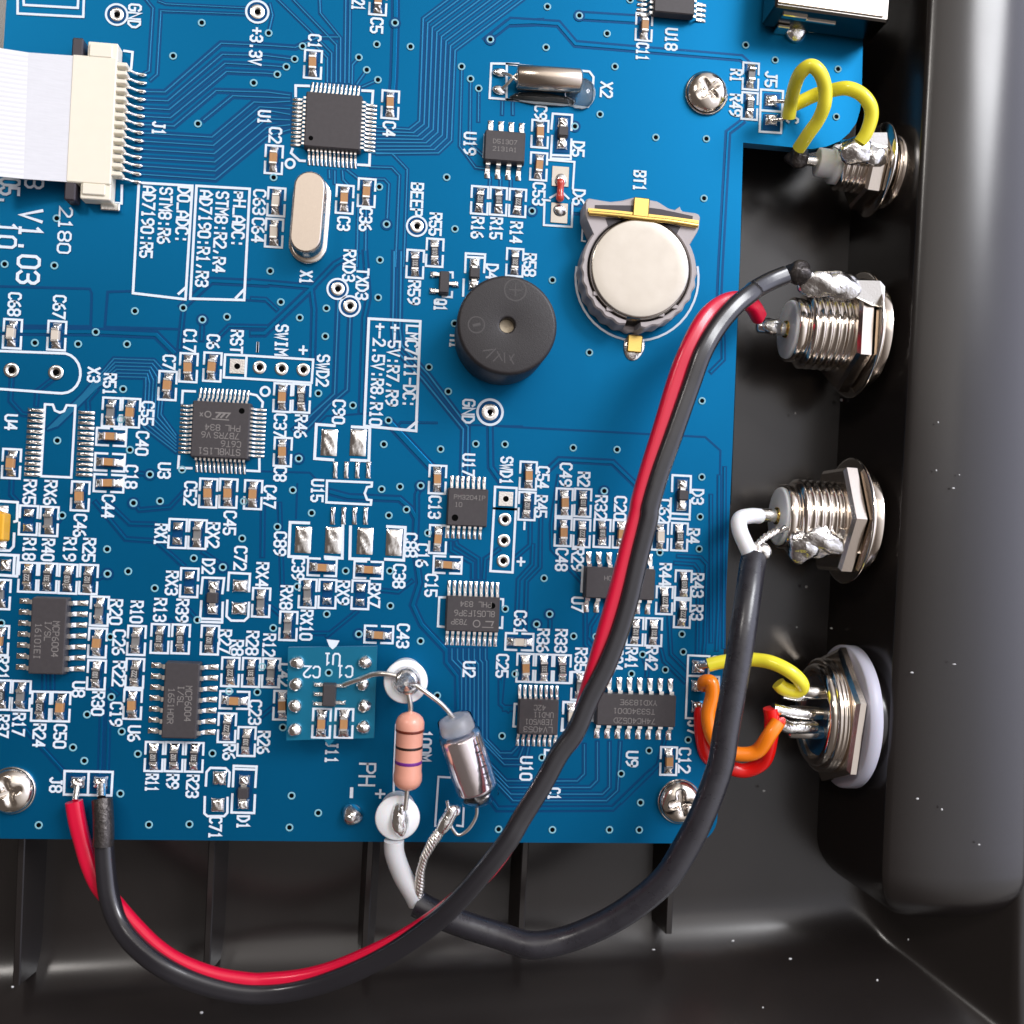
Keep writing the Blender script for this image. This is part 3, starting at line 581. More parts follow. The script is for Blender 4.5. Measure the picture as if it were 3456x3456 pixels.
KIND={'tan':('ceramic_capacitor','capacitor','small brown ceramic chip capacitor'),'pale':('ceramic_capacitor','capacitor','small cream ceramic chip capacitor'),'grey':('chip_resistor','resistor','small plain grey chip part'),'res':('chip_resistor','resistor','small black chip resistor')}
GRP={'capacitor':'surface mounted chip capacitors on the blue board','resistor':'surface mounted chip resistors on the blue board'}
def chip(t,x,y,kind,des,hor=False,desc=None,brk=True,parent=None,z=0.0):
    p=W(t,x,y,z); rz=(R_(90) if hor else 0.0)+R_(random.uniform(-3,3))
    if brk: ob('printed_outline',BRK,parent or board,loc=(p.x,p.y,z),rz=(R_(90) if hor else 0.0))
    if kind=='none':
        for sy in (1,-1):
            o=ob('solder_pad',random.choice(SJ),board,loc=(p.x-(sy*.85 if hor else 0),p.y+(0 if hor else sy*.85),0.08),rz=rz+(0 if sy>0 else math.pi),scl=(1,1,1.1))
        return
    nm,cat,d=KIND[kind]
    lab=desc or (d+(' lying across, ' if hor else ' ')+'in the white outline printed '+des)
    c=thing(nm,lab,cat,(p.x+random.uniform(-.04,.04),p.y+random.uniform(-.05,.05),z+0.07),rz,GRP[cat])
    bd=ob('body',BODY[kind],c); tm=TERM_R if kind=='res' else TERM_C
    for sy in (1,-1):
        ob('terminal',tm,c,loc=(0,sy*0.66,0)); ob('solder_joint',random.choice(SJ),c,loc=(0,sy*1.12,0),rz=0 if sy>0 else math.pi,scl=(random.uniform(.85,1),random.uniform(.8,1),random.uniform(.8,1.3)))
    if kind=='res': ob('marking',random.choice(MARKS),bd,loc=(0,0,0.495),rz=R_(90))
    return c
CH={12:[(443,468,'tan','C1'),(1003,760,'tan','C4'),(160,1158,'tan','C2'),(178,1465,'pale','C63'),(162,1690,'pale','C64'),(673,1446,'tan','C3'),(832,1398,'tan','C36'),(915,10,'tan','C5'),(1650,1452,'res','R16'),(1786,1460,'res','R15'),(1325,1832,'res','R55'),(1183,1914,'res','R59')],
13:[(100,1472,'res','R14'),(262,972,'tan','C9'),(253,1208,'tan','C53'),(1015,198,'tan','C11'),(1788,555,'grey','R1'),(1780,770,'res','R49')],23:[(80,78,'res','R58'),(177,1622,'tan','C54'),(168,1842,'res','R45'),(438,1816,'tan','C49'),(572,1818,'res','R2')],
21:[(92,595,'pale','C68'),(413,608,'pale','C67'),(1215,970,'tan','C7'),(1367,840,'tan','C17'),(1540,835,'tan','C6'),(583,1770,'tan','C46'),(950,1168,'tan','C55'),(808,1162,'grey','R51'),(1510,1748,'tan','C52'),(1655,1750,'tan','C45'),(1835,1760,'tan','C47')],
22:[(222,1057,'tan','C37'),(360,1062,'res','R46'),(225,1450,'tan','C8'),(1345,1650,'tan','C13')],
33:[(430,206,'tan','C48'),(565,214,'res','R29'),(712,215,'res','R32'),(850,220,'tan','C20'),(1130,235,'pale','C62'),(1272,240,'res','R4'),(1163,700,'res','R44'),(1300,584,'res','R43'),(1292,797,'res','R3'),(950,925,'res','R41'),(1085,930,'res','R42'),(815,920,'res','C24'),(550,1320,'grey','R35'),(155,1188,'tan','C25'),(290,1193,'res','R36'),(423,1197,'res','R33')],
31:[(208,120,'none','RX5'),(357,128,'grey','RX6'),(203,533,'res','R18'),(348,538,'res','R40'),(495,545,'res','R19'),(643,548,'res','R25'),(1288,216,'none','RX1'),(1432,222,'grey','RX2'),(1372,572,'none','RX3'),(722,778,'grey','R20'),(708,1008,'tan','C26'),(700,1240,'res','R30'),(990,990,'grey','R10'),(978,1228,'res','R22'),(962,1453,'tan','C19'),(1160,977,'res','R13'),(1310,980,'res','R39'),(1522,987,'res','R27'),(1670,1218,'res','R8'),(1820,1222,'res','R28'),(1645,1623,'res','R6'),(1787,1722,'res','R26'),(155,1390,'grey','R17'),(297,1467,'res','R24'),(443,1470,'tan','C50'),(1117,1831,'res','R11'),(1262,1833,'res','R9'),(1408,1836,'res','R23')],
32:[(68,715,'grey','RX4'),(140,1225,'grey','R12'),(265,885,'grey','RX8'),(405,650,'grey','RX10'),(548,653,'none','RX9'),(787,660,'none','RX7'),(1347,258,'tan','C16'),(222,1460,'tan','C42')]}
for t,l in CH.items():
    for x,y,k,d in l: chip(t,x,y,k,d)
for t,x,y,d in ((21,808,1342,'C40'),(21,797,1525,'C18'),(21,790,1677,'C44'),(31,1700,1422,'C23'),(32,510,460,'C39'),(32,845,480,'C38'),(32,920,947,'C43'),(32,1418,443,'C15')): chip(t,x,y,'tan',d,True)
chip(33,113,1000,'pale','C61',True)
chip(33,2256-1700 and (2256-1700)/TS,(2568-1700)/TS,'tan','C12')
chip(21,85,1535,'tan','',desc='small brown ceramic chip capacitor left of the empty footprint U4')
chip(31,10,657,'grey','',desc='plain grey chip part at the left frame edge, just above the chip U8')
chip(31,-2,990,'tan','',desc='brown chip capacitor cut by the left frame edge beside the black chip U8')
chip(31,12,1385,'res','',desc='black chip resistor at the left frame edge above the printed R37')
chip(33,488,1540,'pale','',desc='cream chip part half hidden under the black cable right of the chip U10')
chip(41,-5,0,'tan','',desc='x') if 0 else None
# SOT / diode bodies
def diode(t,x,y,l1,lab,z1=1.0):
    p=W(t,x,y,0); c=thing('diode',lab,'diode',(p.x,p.y,0.08),0,'small surface mounted diodes')
    mk('body',MB().box((0,0,0.5),(1.3,1.3,0.9),bev=0.1,taper=0.92),'epoxy',c)
    for sy in (1,-1): ob('terminal',random.choice(PADS),c,loc=(0,sy*l1,0),scl=(1.35,1.25,1.6)) ; mk('lead',MB().box((0,sy*.75,0.3),(0.7,0.5,0.3),bev=0.05),'tin',c)
diode(13,425,970,1.35,'small black diode in the outline printed D5 below the cylindrical crystal'); diode(23,1290,1765,1.35,'small black diode in the outline printed D3 near the right board edge')
diode(31,1545,680,1.4,'small black diode in the outline printed D2'); diode(41,1768,250,1.4,'small black diode in the outline printed D1 near the bottom board edge'); diode(22,1612,165,1.35,'small black diode partly under the round buzzer, printed D4')
# transistor Q1
p=W(22,1392,232,0); c=thing('transistor','tiny black three legged transistor printed Q1 left of the buzzer','transistor',(p.x,p.y,0.08))
mk('body',MB().box((0,0,0.5),(1.25,2.9,0.95),bev=0.1,taper=0.9),'epoxy',c)
for x_,y_ in ((-1.15,1.0),(-1.15,-1.0),(1.2,0)): mk('pin',MB().box((x_*.85,y_,0.25),(0.9,0.42,0.3),bev=0.05),'tin',c); ob('solder_joint',random.choice(PADS),c,loc=(x_*1.15,y_,0),scl=(0.85,0.8,1.1))
# ---------------------------------------------------------------- bare pads and holes
for t,x,y in ((22,560,1382),(22,770,1383),(32,372,262),(32,590,265),(32,820,272),(32,1030,282)): pad(t,x,y,120,198,0.9)
for x in (605,685,765,845): pad(22,x,1580,36,125,0.8)
for x in (590,668,748,828): pad(22,x,1932 if x else 0,36,140,0.8) if 0 else pad(32,x-3,88,36,130,0.8)
for k in range(13):
    pad(21,262-1.2*k*0-k*2.3,1148+38.8*k,120,30,0.9); pad(21,628-k*1.5,1165+37.6*k,120,28,0.9)
for x,y in ((1740,595),(1732,758)): pad(31,x,y,110,95,1.5)
for x,y in ((1590,150),(1578,345)): pad(41,x,y,100,105,1.5)
pad(31,40,445,80,90,1.5); 
RING=MB(); RING.annulus((0,0),0.34,0.78,0.11,0,28,h=0.06); RING.disc((0,0),0.36,0.083,1,20)
rgm=RING.mesh('plated_hole',['tin','hole'])
for t,x,y in ((21,1880,838),(22,215,848),(22,372,855),(32,1832,115),(32,1825,268),(32,1820,415)): ob('plated_hole',rgm,board,loc=W(t,x,y,0))
for t,x,y in ((21,85,858),(21,407,875)): ob('plated_hole',rgm,board,loc=W(t,x,y,0),scl=(1.1,1.1,1.4))
mb=MB(); mb.box((0,0,0.12),(1.75,1.75,0.08),bev=0.02); mb.disc((0,0),0.36,0.165,1,20); sqm=mb.mesh('plated_hole',['tin','hole'])
ob('plated_hole',sqm,board,loc=W(21,1720,830,0)); ob('plated_hole',sqm,board,loc=W(22,1840,1790,0))
for t,x,y,r in ((11,847,108,82),(11,1865,88,86),(12,1195,1640,78),(22,622,270,80),(22,710,395,80),(22,1725,1162,100)):
    s=mm(t,x,y); mb=MB(); mb.annulus((0,0),r*s*.82,r*s,0.095,0,36); mb.annulus((0,0),0.34,r*s*.60,0.12,1,32,h=0.05); mb.disc((0,0),.38,0.09,2,20); mb.disc((0,0),r*s*.82,0.084,3,32)
    mk('test_point',mb,['silk','tin','hole','mask_over_board'],board,loc=W(t,x,y,0))
def solderball(t,x,y,r,h,label,seed,cat='solder'):
    s=mm(t,x,y); mb=MB(); mb.blob((0,0,0),(r*s,r*s,h),seed,amp=0.12,n=22,k=14,flat=-0.02)
    return mk('solder_joint',mb,'solder',board,loc=W(t,x,y,0.09),label=label)
solderball(42,728,415,80,1.6,'round shiny solder ball under the printed minus',5)
# ---------------------------------------------------------------- integrated circuits
def gull(L,wd,h,th=0.13,foot=0.5):
    # pin pointing +Y from body side at y=0, z = h
    P=[(0,h),(L*0.28,h),(L*0.5,0.12),(L,0.10)]
    mb=MB(); T=[];B=[]
    for i,(y,z) in enumerate(P): T.append((y,z+th/2)); B.append((y,z-th/2))
    vs=[]
    for y,z in T: vs+= [(-wd/2,y,z),(wd/2,y,z)]
    for y,z in B: vs+= [(-wd/2,y,z),(wd/2,y,z)]
    n=len(P); fs=[]
    for i in range(n-1):
        a=2*i; b=2*n+2*i
        fs+=[(a,a+1,a+3,a+2),(b+1,b,b+2,b+3),(a,a+2,b+2,b),(a+3,a+1,b+1,b+3)]
    fs.append((2*n-2,2*n-1,4*n-1,4*n-2)); mb.add(vs,fs,0)
    # solder fillet at the toe
    m=7; vs=[]
    for j in range(m):
        for i in range(5):
            u=2*i/4-1; v=j/(m-1); e=max(0,1-abs(u)**2.5)**.5*math.sin(math.pi*min(1,max(0,v*.94+.03)))**.6
            vs.append((u*wd*.62, L*0.62+v*(L*.38+foot), 0.01+0.24*e*(1.15-v*.6)))
    mb.add(vs,[(j*5+i,j*5+i+1,(j+1)*5+i+1,(j+1)*5+i) for j in range(m-1) for i in range(4)],1,True)
    return mb.mesh('pin',['tin','solder'])
def ic(t,cx,cy,bw,bh,ht,label,sides,pl,pw,group='black integrated circuits',foot=0.5,marks=(),dot=None,bz=0.15,rz=0.0,chamf=0.0,mrz=180):
    """cx,cy: body centre at its top in tile px; bw,bh mm; sides: {side:(count,pitch_mm,offset)}"""
    p=W(t,cx,cy,bz+ht*.8); c=thing('integrated_circuit',label,'chip',(p.x,p.y,0.08),rz,group)
    mb=MB(); zc=bz+ht/2; b=0.12
    mb.box((0,0,zc),(bw,bh,ht),bev=b if chamf==0 else chamf,taper=0.975); bd=mk('body',mb,'epoxy',c)
    g=gull(pl,pw,bz+ht*.5,foot=foot)
    for sd,(n,pitch,off) in sides.items():
        for k in range(n):
            q=(k-(n-1)/2)*pitch+off
            loc,r={'T':((q,bh/2*.985,0),0),'B':((q,-bh/2*.985,0),math.pi),'L':((-bw/2*.985,q,0),math.pi/2),'R':((bw/2*.985,q,0),-math.pi/2)}[sd]
            ob('pin',g,c,loc=loc,rz=r)
    zt=bz+ht+0.004
    if dot: 
        for (dx,dy,dr_) in dot: mb=MB(); mb.disc((dx,dy),dr_,zt,0,20); mk('pin_one_mark',mb,'hole',bd)
    if marks:
        for s_,mx,my,pitch,hh in marks:
            mb=MB(); glyphs(s_,pitch,hh,hh*.13,0,mb,0.72); mk('printed_marking',mb,'epoxy_mark',bd,loc=(mx,my,zt+.002),rz=R_(mrz))
    return c
c=ic(12,590,882,6.75,6.75,1.35,'square black 48-pin chip printed U1 above the oval silver crystal',{s:(12,0.5,0) for s in 'TBLR'},1.15,0.25,foot=.55,dot=[(-2.5,-2.3,.28)],bz=.12)
c=ic(21,1600,1292,6.75,6.75,1.35,'square black 48-pin chip with printed text and logo, marked U3',{s:(12,0.5,0) for s in 'TBLR'},1.1,0.25,foot=.55,dot=[(2.35,2.35,.34)],bz=.12,
  marks=[('STM8L151',0.0,-2.55,.62,.72),('C6T6',1.3,-1.6,.6,.66),('7B7RS',0.75,-.65,.6,.66),('V6',-1.6,-.65,.6,.66),('PHL',1.4,.25,.62,.66),('834',-.9,.25,.62,.66)])
mb=MB(); mb.ribbon([(0.9,1.2),(-1.0,1.25)],.12,0,0); mb.ribbon([(.6,1.45),(1.0,2.0),(-0.6,2.0)],.16,.001,0); mb.ribbon([(0,1.45),(.4,1.9)],.22,.002,0); mb.ribbon([(-.5,1.45),(-.1,1.9)],.22,.003,0); mb.annulus((-1.5,1.75),.28,.4,.002,0,20); mb.ribbon([(-2.4,1.5),(-2.1,1.9)],.1,0,0); mb.ribbon([(-2.1,1.5),(-2.4,1.9)],.1,.001,0)
mk('printed_logo',mb,'epoxy_mark',c,loc=(0,0,1.482))
SP=3.9
c=ic(12,1832,1065,5.0,3.75,1.4,'eight-pin black chip printed U19 below the cylindrical crystal',{'T':(4,1.27,0.15),'B':(4,1.27,0)},1.2,0.52,marks=[('D51307',0,.5,.5,.5),('2131A1',0,-.4,.5,.5)],mrz=0)
c=ic(31,352,958,4.0,8.9,1.45,'fourteen-pin black chip printed U8 near the left frame edge',{'L':(7,1.27,0),'R':(7,1.27,0)},1.38,0.5,marks=[('MCP6004',.9,-.3,.6,.7),('I/SL',0.0,.6,.6,.65),('1610IEI',-1.05,-.6,.6,.65)],mrz=-90,dot=None)
c=ic(31,1312,1425,4.0,8.9,1.45,'fourteen-pin black chip printed U6 right of the capacitor C19',{'L':(7,1.27,0),'R':(7,1.27,0)},1.38,0.5,marks=[('MCP6004',.9,-.3,.6,.7),('I/SL',0.0,.6,.6,.65),('1651HOR',-1.05,-.6,.6,.65)],mrz=-90)
c=ic(33,842,578,8.7,3.85,1.45,'fourteen-pin black chip printed U7 crossed by the red and black cable',{'T':(7,1.27,0.05),'B':(7,1.27,0)},1.28,0.54,marks=[('00H',-1.3,.6,.5,.5)])
c=ic(33,958,1495,9.9,3.9,1.45,'sixteen-pin black chip printed U9 with three text lines near the lower right corner',{'T':(8,1.27,-.02),'B':(8,1.27,0)},1.3,0.54,marks=[('74HC4052D',-.2,-1.25,.58,.62),('TS3340D01',-.3,-.1,.58,.6),('YXD1839E',.2,.95,.58,.6)])
c=ic(33,250,1545,4.9,4.3,1.0,'sixteen-pin black chip printed U10 left of the black cable',{'T':(8,0.65,-.02),'B':(8,0.65,0)},1.05,0.33,marks=[('LV4053',0,-1.45,.6,.62),('IE8W501',0.1,-.55,.5,.6),('UhD11',.6,.3,.5,.6),('42C',.1,1.15,.5,.6)])
mb=MB()
c=ic(32,1600,800,6.5,4.3,1.0,'twenty-pin black chip printed U2 below the four-hole header',{'T':(10,0.65,-.02),'B':(10,0.65,0)},1.25,0.34,dot=[(2.3,1.1,.36)],marks=[('PHL 834',.3,1.2,.55,.6),('8L051F3P6',.2,0.1,.55,.65),('783P',-1.6,-.95,.5,.6)])
mb=MB(); mb.ribbon([(2.5,-1.5),(1.2,-1.5)],.1,0,0); mb.ribbon([(2.3,-1.3),(2.5,-.8),(1.6,-.8)],.14,.001,0); mb.annulus((.5,-1.1),.34,.46,.001,0,20); mk('printed_logo',mb,'epoxy_mark',c,loc=(0,0,1.16))
c=ic(22,1562,1852,4.9,4.6,1.0,'fourteen-pin black chip printed U17 beside the header SWD1',{'T':(7,0.65,-.02),'B':(7,0.65,-.25)},1.0,0.33,dot=[(-1.45,-1.3,.4)],marks=[('PM3204IP',.2,1.2,.48,.5),('10',-1.1,.3,.48,.5)],mrz=0)
c=ic(13,1235,-25,5.2,4.6,1.4,'black chip printed U18 cut off by the top frame edge',{'L':(4,0.65,-1.1),'R':(4,0.65,-1.1)},1.3,0.3)
# ---------------------------------------------------------------- crystals, buzzer, battery
s=0.0169
p=W(12,425,1600,0); c=thing('crystal','oval silver quartz crystal can printed X1 under the chip U1','crystal',(p.x,p.y,0.05),R_(-2))
def stad(hw,hl,n=12):
    o=[]
    for i in range(n+1): a=math.pi*i/n; o.append((hw*math.cos(a),hl-hw+hw*math.sin(a)))
    for i in range(n+1): a=math.pi+math.pi*i/n; o.append((hw*math.cos(a),-(hl-hw)+hw*math.sin(a)))
    return o
def stack(mb,fn,lv,mi=0):
    n=len(fn(1,2)); vs=[]
    for z,hw,hl in lv:
        vs+=[(a,b,z) for a,b in fn(hw,hl)]
    mb.add(vs,[(q*n+i,q*n+(i+1)%n,(q+1)*n+(i+1)%n,(q+1)*n+i) for q in range(len(lv)-1) for i in range(n)],mi,True)
    mb.add(vs,[tuple(range((len(lv)-1)*n,len(lv)*n))],mi,False)
mb=MB(); stack(mb,stad,[(0,2.28,5.3),(0.45,2.28,5.3),(0.55,2.15,5.15),(0.6,1.9,4.95)]); mk('base_rim',mb,'bright_nickel',c)
mb=MB(); stack(mb,stad,[(0.5,1.86,4.85),(3.2,1.86,4.85),(3.5,1.72,4.7),(3.55,1.62,4.6)]); mk('can',mb,'brushed',c)
# cylindrical crystal X2
a=W(13,95,560,1.5); b=W(13,565,590,1.5); d=(b-a); L=d.length; c=thing('crystal','silver cylindrical watch crystal lying in clear glue, printed X2','crystal',(a.x,a.y,0),math.atan2(d.y,d.x))
M=Matrix.Translation((0,0,1.55))@Matrix.Rotation(R_(90),4,'Y')
mb=MB(); mb.lathe([(0,1.25),(0.15,1.45),(L-.35,1.45),(L-.05,1.25),(L,1.0)],36,0,M); mk('can',mb,'brushed',c)
for k,(y1,y2) in enumerate(((.45,1.9),(-.45,-1.6))): mk('lead',MB().tube([(0.1,y1,1.5),(-.5,-y1*.2,1.3),(-1.1,y1*-.9 if 0 else -y2*.35,.9),(-1.9,-y2*.62,0.3)],0.2,8),'lead_wire',c)
for y2 in (1.05,-1.15): mk('solder_joint',MB().blob((-2.0,y2,0.1),(0.85,0.6,0.5),int(30+y2),n=16,k=10),'solder',c)
mb=MB(); mb.blob((L+.1,-1.0,0.1),(1.9,1.9,1.2),9,amp=.1,n=20,k=12,flat=-0.05); mb.blob((L*.45,-1.9,.05),(4.2,0.8,.8),12,amp=.08,n=24,k=10,flat=-.05); mk('glue',mb,'clear_glue',c)
# buzzer
p=W(22,1850,530,8.6); c=thing('buzzer','round black buzzer with a small centre hole and plus sign','buzzer',(p.x,p.y,0.05))
rb=5.72
mb=MB(); mb.lathe([(0,rb-.25),(0.1,rb-.1),(0.6,rb-.05),(8.1,rb),(8.45,rb-.12),(8.58,rb-.32),(8.6,rb-.45),(8.6,1.1),(8.58,0.97),(8.4,0.85),(6.8,.85)],64,0,None,cap=False); o=mk('case',mb,'buzzer',c)
mk('diaphragm',MB().disc((0,0),1.2,7.3,0,24),'buzzer_disc',c)
mb=MB(); q=(.75,4.05); mb.annulus(q,1.15,1.3,8.608,0,32); mb.ribbon([(q[0]-.7,q[1]),(q[0]+.7,q[1])],.13,8.61,0); mb.ribbon([(q[0],q[1]-.7),(q[0],q[1]+.7)],.13,8.611,0)
q=(-3.5,-.2); mb.annulus(q,.85,.98,8.608,0,28); mb.ribbon([(q[0]-.3,q[1]-.1),(q[0]+.35,q[1]+.1)],.3,8.61,0)
for k,(x0,y0,x1,y1) in enumerate(((-2.6,-3.1,-1.5,-2.9),(-2.2,-3.9,-1.2,-2.8),(-1.4,-4.2,-.7,-3.4),(-1,-3.1,-.4,-4.1),(-.2,-3.2,-.1,-4.3),(.4,-3.5,.9,-4.4),(.9,-3.3,.5,-4.0))): mb.ribbon([(x0,y0),(x1,y1)],.13,8.608+.0005*k,0)
mk('embossed_marking',mb,'buzzer_mark',o)
# coin cell holder
p=W(23,985,118,0); cc=W(23,990,120,4.2)
c=thing('battery_holder','grey plastic coin cell holder with gold contacts printed BT1','battery holder',(cc.x,cc.y,0.0),R_(-2.2))
Rb=6.12
out=[]
nst=120
for i in range(nst+1):
    a=R_(148+ (392-148)*i/nst); r=7.02+0.11*math.sin(a*26)*(1 if 175<math.degrees(a)<365 else 0); out.append((r*math.cos(a),r*math.sin(a)))
out+= [(6.9,5.6),(6.95,7.3),(6.6,7.6),(4.6,7.65),(4.4,8.2),(4.0,8.2),(3.9,7.7),(3.0,7.8),(1.6,8.5),(-1.2,8.7),(-2.8,8.1),(-4.2,7.8),(-6.9,7.95),(-7.2,7.6),(-7.1,5.8)]
inn=[(6.3*math.cos(R_(a)),6.3*math.sin(R_(a))) for a in range(0,360,6)]
# ring wall made of quads between outer and inner by angle
def polar(poly,a):
    best=None; d=Vector((math.cos(a),math.sin(a)))
    for i in range(len(poly)):
        p1=Vector(poly[i]);p2=Vector(poly[(i+1)%len(poly)]); e=p2-p1; den=d.x*e.y-d.y*e.x
        if abs(den)<1e-9: continue
        t=(p1.x*e.y-p1.y*e.x)/den; u=(p1.x*d.y-p1.y*d.x)/den
        if t>0 and -1e-6<=u<=1+1e-6: best=t if best is None else max(best,t)
    return best or 6.5
mb=MB(); vs=[]; n=180; zt=3.7
for i in range(n):
    a=2*math.pi*i/n; ro=polar(out,a); ri=6.3
    if R_(262)<a<R_(276): zt_=1.2
    else: zt_=zt
    for r,z in ((ri,0.1),(ri,zt_-.15),(ri+.12,zt_),(ro-.2,zt_),(ro,zt_-.25),(ro,0.1)): vs.append((r*math.cos(a),r*math.sin(a),z))
mb.add(vs,[(i*6+q,i*6+q+1,((i+1)%n)*6+q+1,((i+1)%n)*6+q) for i in range(n) for q in range(5)],0,False)
mb.disc((0,0),6.35,0.3,0,60); mk('frame',mb,'holder',c)
mk('slot_shade',MB().prism([(-6.0,6.75),(6.0,6.75),(6.0,7.15),(2.0,7.55),(-1.5,7.6),(-6.0,7.15)],3.0,3.72).prism([(-4.6,5.7),(-4.2,4.75),(-3.4,5.35),(-2.2,5.95),(2.2,5.95),(3.4,5.35),(4.2,4.75),(4.6,5.7)],3.0,3.725),'slider',c)  # dark raised blocks stand in for the shade inside slot and recess
mb=MB(); mb.prism([(-6.8,6.15),(6.7,6.15),(6.7,6.6),(3,6.7),(-3,6.7),(-6.8,6.6)],1.5,4.0); mb.tube([(-6.7,6.0,4.1),(-3,6.05,4.2),(0,6.0,4.25),(3,6.05,4.2),(6.6,5.95,4.0)],.3,10); mk('contact_bar',mb,'gold',c)
mb=MB(); mb.box((-.45,7.3,4.0),(1.95,2.5,.35),bev=.12); mk('contact_tab',mb,'gold',c)
mb=MB(); mb.box((.8,-8.3,.35),(1.9,2.2,.4),bev=.15); mk('contact_tab',mb,'gold',c)
mk('solder_joint',MB().blob((.8,-8.6,0.05),(1.35,1.75,.32),3,amp=.06,n=22,k=10),'solder',c)
t_=thing('coin_cell','round brushed steel coin cell held in the grey plastic holder','battery',(cc.x,cc.y,0.4),R_(-2.2))
mb=MB(); mb.lathe([(0,5.6),(.3,6.05),(3.3,6.1),(3.68,5.98),(3.8,5.85),(3.82,5.7),(3.82,4.5),(3.82,0.01)],72,0,None,cap=False,smooth=True); mk('case',mb,'cell_steel',t_)
mb=MB()
for (a,r) in ((215,6.15),(238,6.2),(300,6.1),(318,6.2)): mb.box((r*math.cos(R_(a))*.98,r*math.sin(R_(a))*.98,3.75),(.9,.5,.3),bev=.08,M=None)
mk('clip',mb,'holder',c)
# D6 glass diode
p=W(13,405,1390,0); c=thing('diode','tiny red glass diode between two silver pads printed D6','diode',(p.x,p.y,0.05),0,'small surface mounted diodes')
M=Matrix.Translation((0,0,.62))@Matrix.Rotation(R_(90),4,'X')
mk('glass_body',MB().lathe([(-1.35,.3),(-1.2,.48),(-.7,.5),(-.5,.42),(.5,.42),(.7,.5),(1.2,.48),(1.35,.3)],20,0,M),'glass_red',c)
for k,(x,y) in enumerate(((410,1280),(402,1545))):
    q=W(13,x,y,0); mk('solder_pad',MB().box((q.x-p.x,q.y-p.y,.03),(2.1,2.5,.08),bev=.03),'cell_steel',c); mk('solder_joint',MB().blob((q.x-p.x,q.y-p.y+(-.5 if k==0 else .3),.1),(.75,.75,.45),k+60,n=16,k=8),'solder',c)
# tantalum at left edge
p=W(31,20,170,0); c=thing('tantalum_capacitor','yellow block capacitor cut off by the left frame edge','capacitor',(p.x-.6,p.y,.05))
mk('body',MB().box((0,0,1.0),(3.0,3.2,1.9),bev=.15,taper=.95),'tantalum',c)
for sy in (1,-1): ob('terminal',PADS[2],c,loc=(0,sy*2.0,0),scl=(2.4,1.2,1.6))
# FPC connector + ribbon
a=W(11,700,290,2.0); b=W(11,640,1440,2.0); o_=W(11,660,870,2.0); dy=(a-b); dy.z=0; L=dy.length; rz=math.atan2(dy.y,dy.x)-math.pi/2
c=thing('ribbon_connector','cream plastic flat cable connector with fourteen silver pins printed J1','connector',(o_.x,o_.y,0.05),rz)
S=0.0163; H=L/2
mb=MB(); mb.box((0.1,0,1.1),(5.0,L*.80,2.1),bev=.12); mb.box((.9,H*.86,1.0),(3.4,L*.13,1.9),bev=.1); mb.box((.9,-H*.86,1.0),(3.4,L*.13,1.9),bev=.1); mb.box((.75,H*.87,2.05),(2.6,1.5,.3),bev=.1); mb.box((.75,-H*.87,2.05),(2.6,1.3,.3),bev=.1)
mk('housing',mb,'cream',c)
J0=W(11,960,545,0)-o_; 
for k in range(14):
    q=W(11,1000-4.5*k,545+59.6*k,0); Mi=Matrix.Rotation(-rz,3,'Z'); v=Mi@Vector((q.x-o_.x,q.y-o_.y,0)); y_=v.y
    mk('tooth',MB().box((3.1,y_+.25,1.35),(1.3,.5,1.4),bev=.08),'cream',c)
    mk('pin',MB().tube([(3.3,y_,1.1),(3.9,y_,.95),(4.5,y_,.35),(5.3,y_,.2)],.17,8).blob((5.0,y_,.1),(.6,.26,.28),k,n=12,k=6,mi=1),['tin','solder'],c)
for sy in (1,-1): mk('slider',MB().box((-1.95,sy*H*.90,1.0),(1.25,2.3,2.0),bev=.15),'slider',c)
mk('anchor_tab',MB().box((2.2,-H*1.02,.3),(2.2,.9,.5),bev=.1),'tin',c)
mb=MB(); rows=[]
A1=W(11,560,405,2.0);A2=W(11,515,1320,2.0);B1=W(11,205,380,3.2);B2=W(11,170,1295,3.2);C1_=W(11,-120,330,4.6);C2_=W(11,-160,1262,4.6)
def strip(mb,a,b,c_,d_,mi,nx=8):
    vs=[]
    for i in range(nx+1):
        t=i/nx; p1=a.lerp(c_,t);p2=b.lerp(d_,t); vs+=[p1,p2,p1-Vector((0,0,.15)),p2-Vector((0,0,.15))]
    mb.add(vs,[f for i in range(nx) for f in ((i*4,i*4+1,i*4+5,i*4+4),(i*4+3,i*4+2,i*4+6,i*4+7),(i*4+1,i*4+3,i*4+7,i*4+5),(i*4+2,i*4,i*4+4,i*4+6))],mi,False)
t_=thing('ribbon_cable','flat white ribbon cable plugged into the cream connector from the left','cable')
strip(mb,A1,A2,B1,B2,0); mk('bend_strip',mb,'ribbon_shaded',t_)  # ribbon between connector and bend, its shade painted by the greyer material
mb=MB(); strip(mb,B1,B2,C1_,C2_,0); mk('flat_strip',mb,'ribbon_white',t_)
for k in range(26):
    g0=(k+.75)/27.0; g1=g0+0.42/27; mb=MB()
    P0=[B1.lerp(B2,g0),B1.lerp(B2,g1),C1_.lerp(C2_,g1),C1_.lerp(C2_,g0)]
    mb.add([v+Vector((0,0,.012)) for v in P0],[(0,1,2,3) if (P0[1]-P0[0]).cross(P0[2]-P0[1]).z>0 else (3,2,1,0)]); mk('conductor',mb,'conductor_grey',t_)
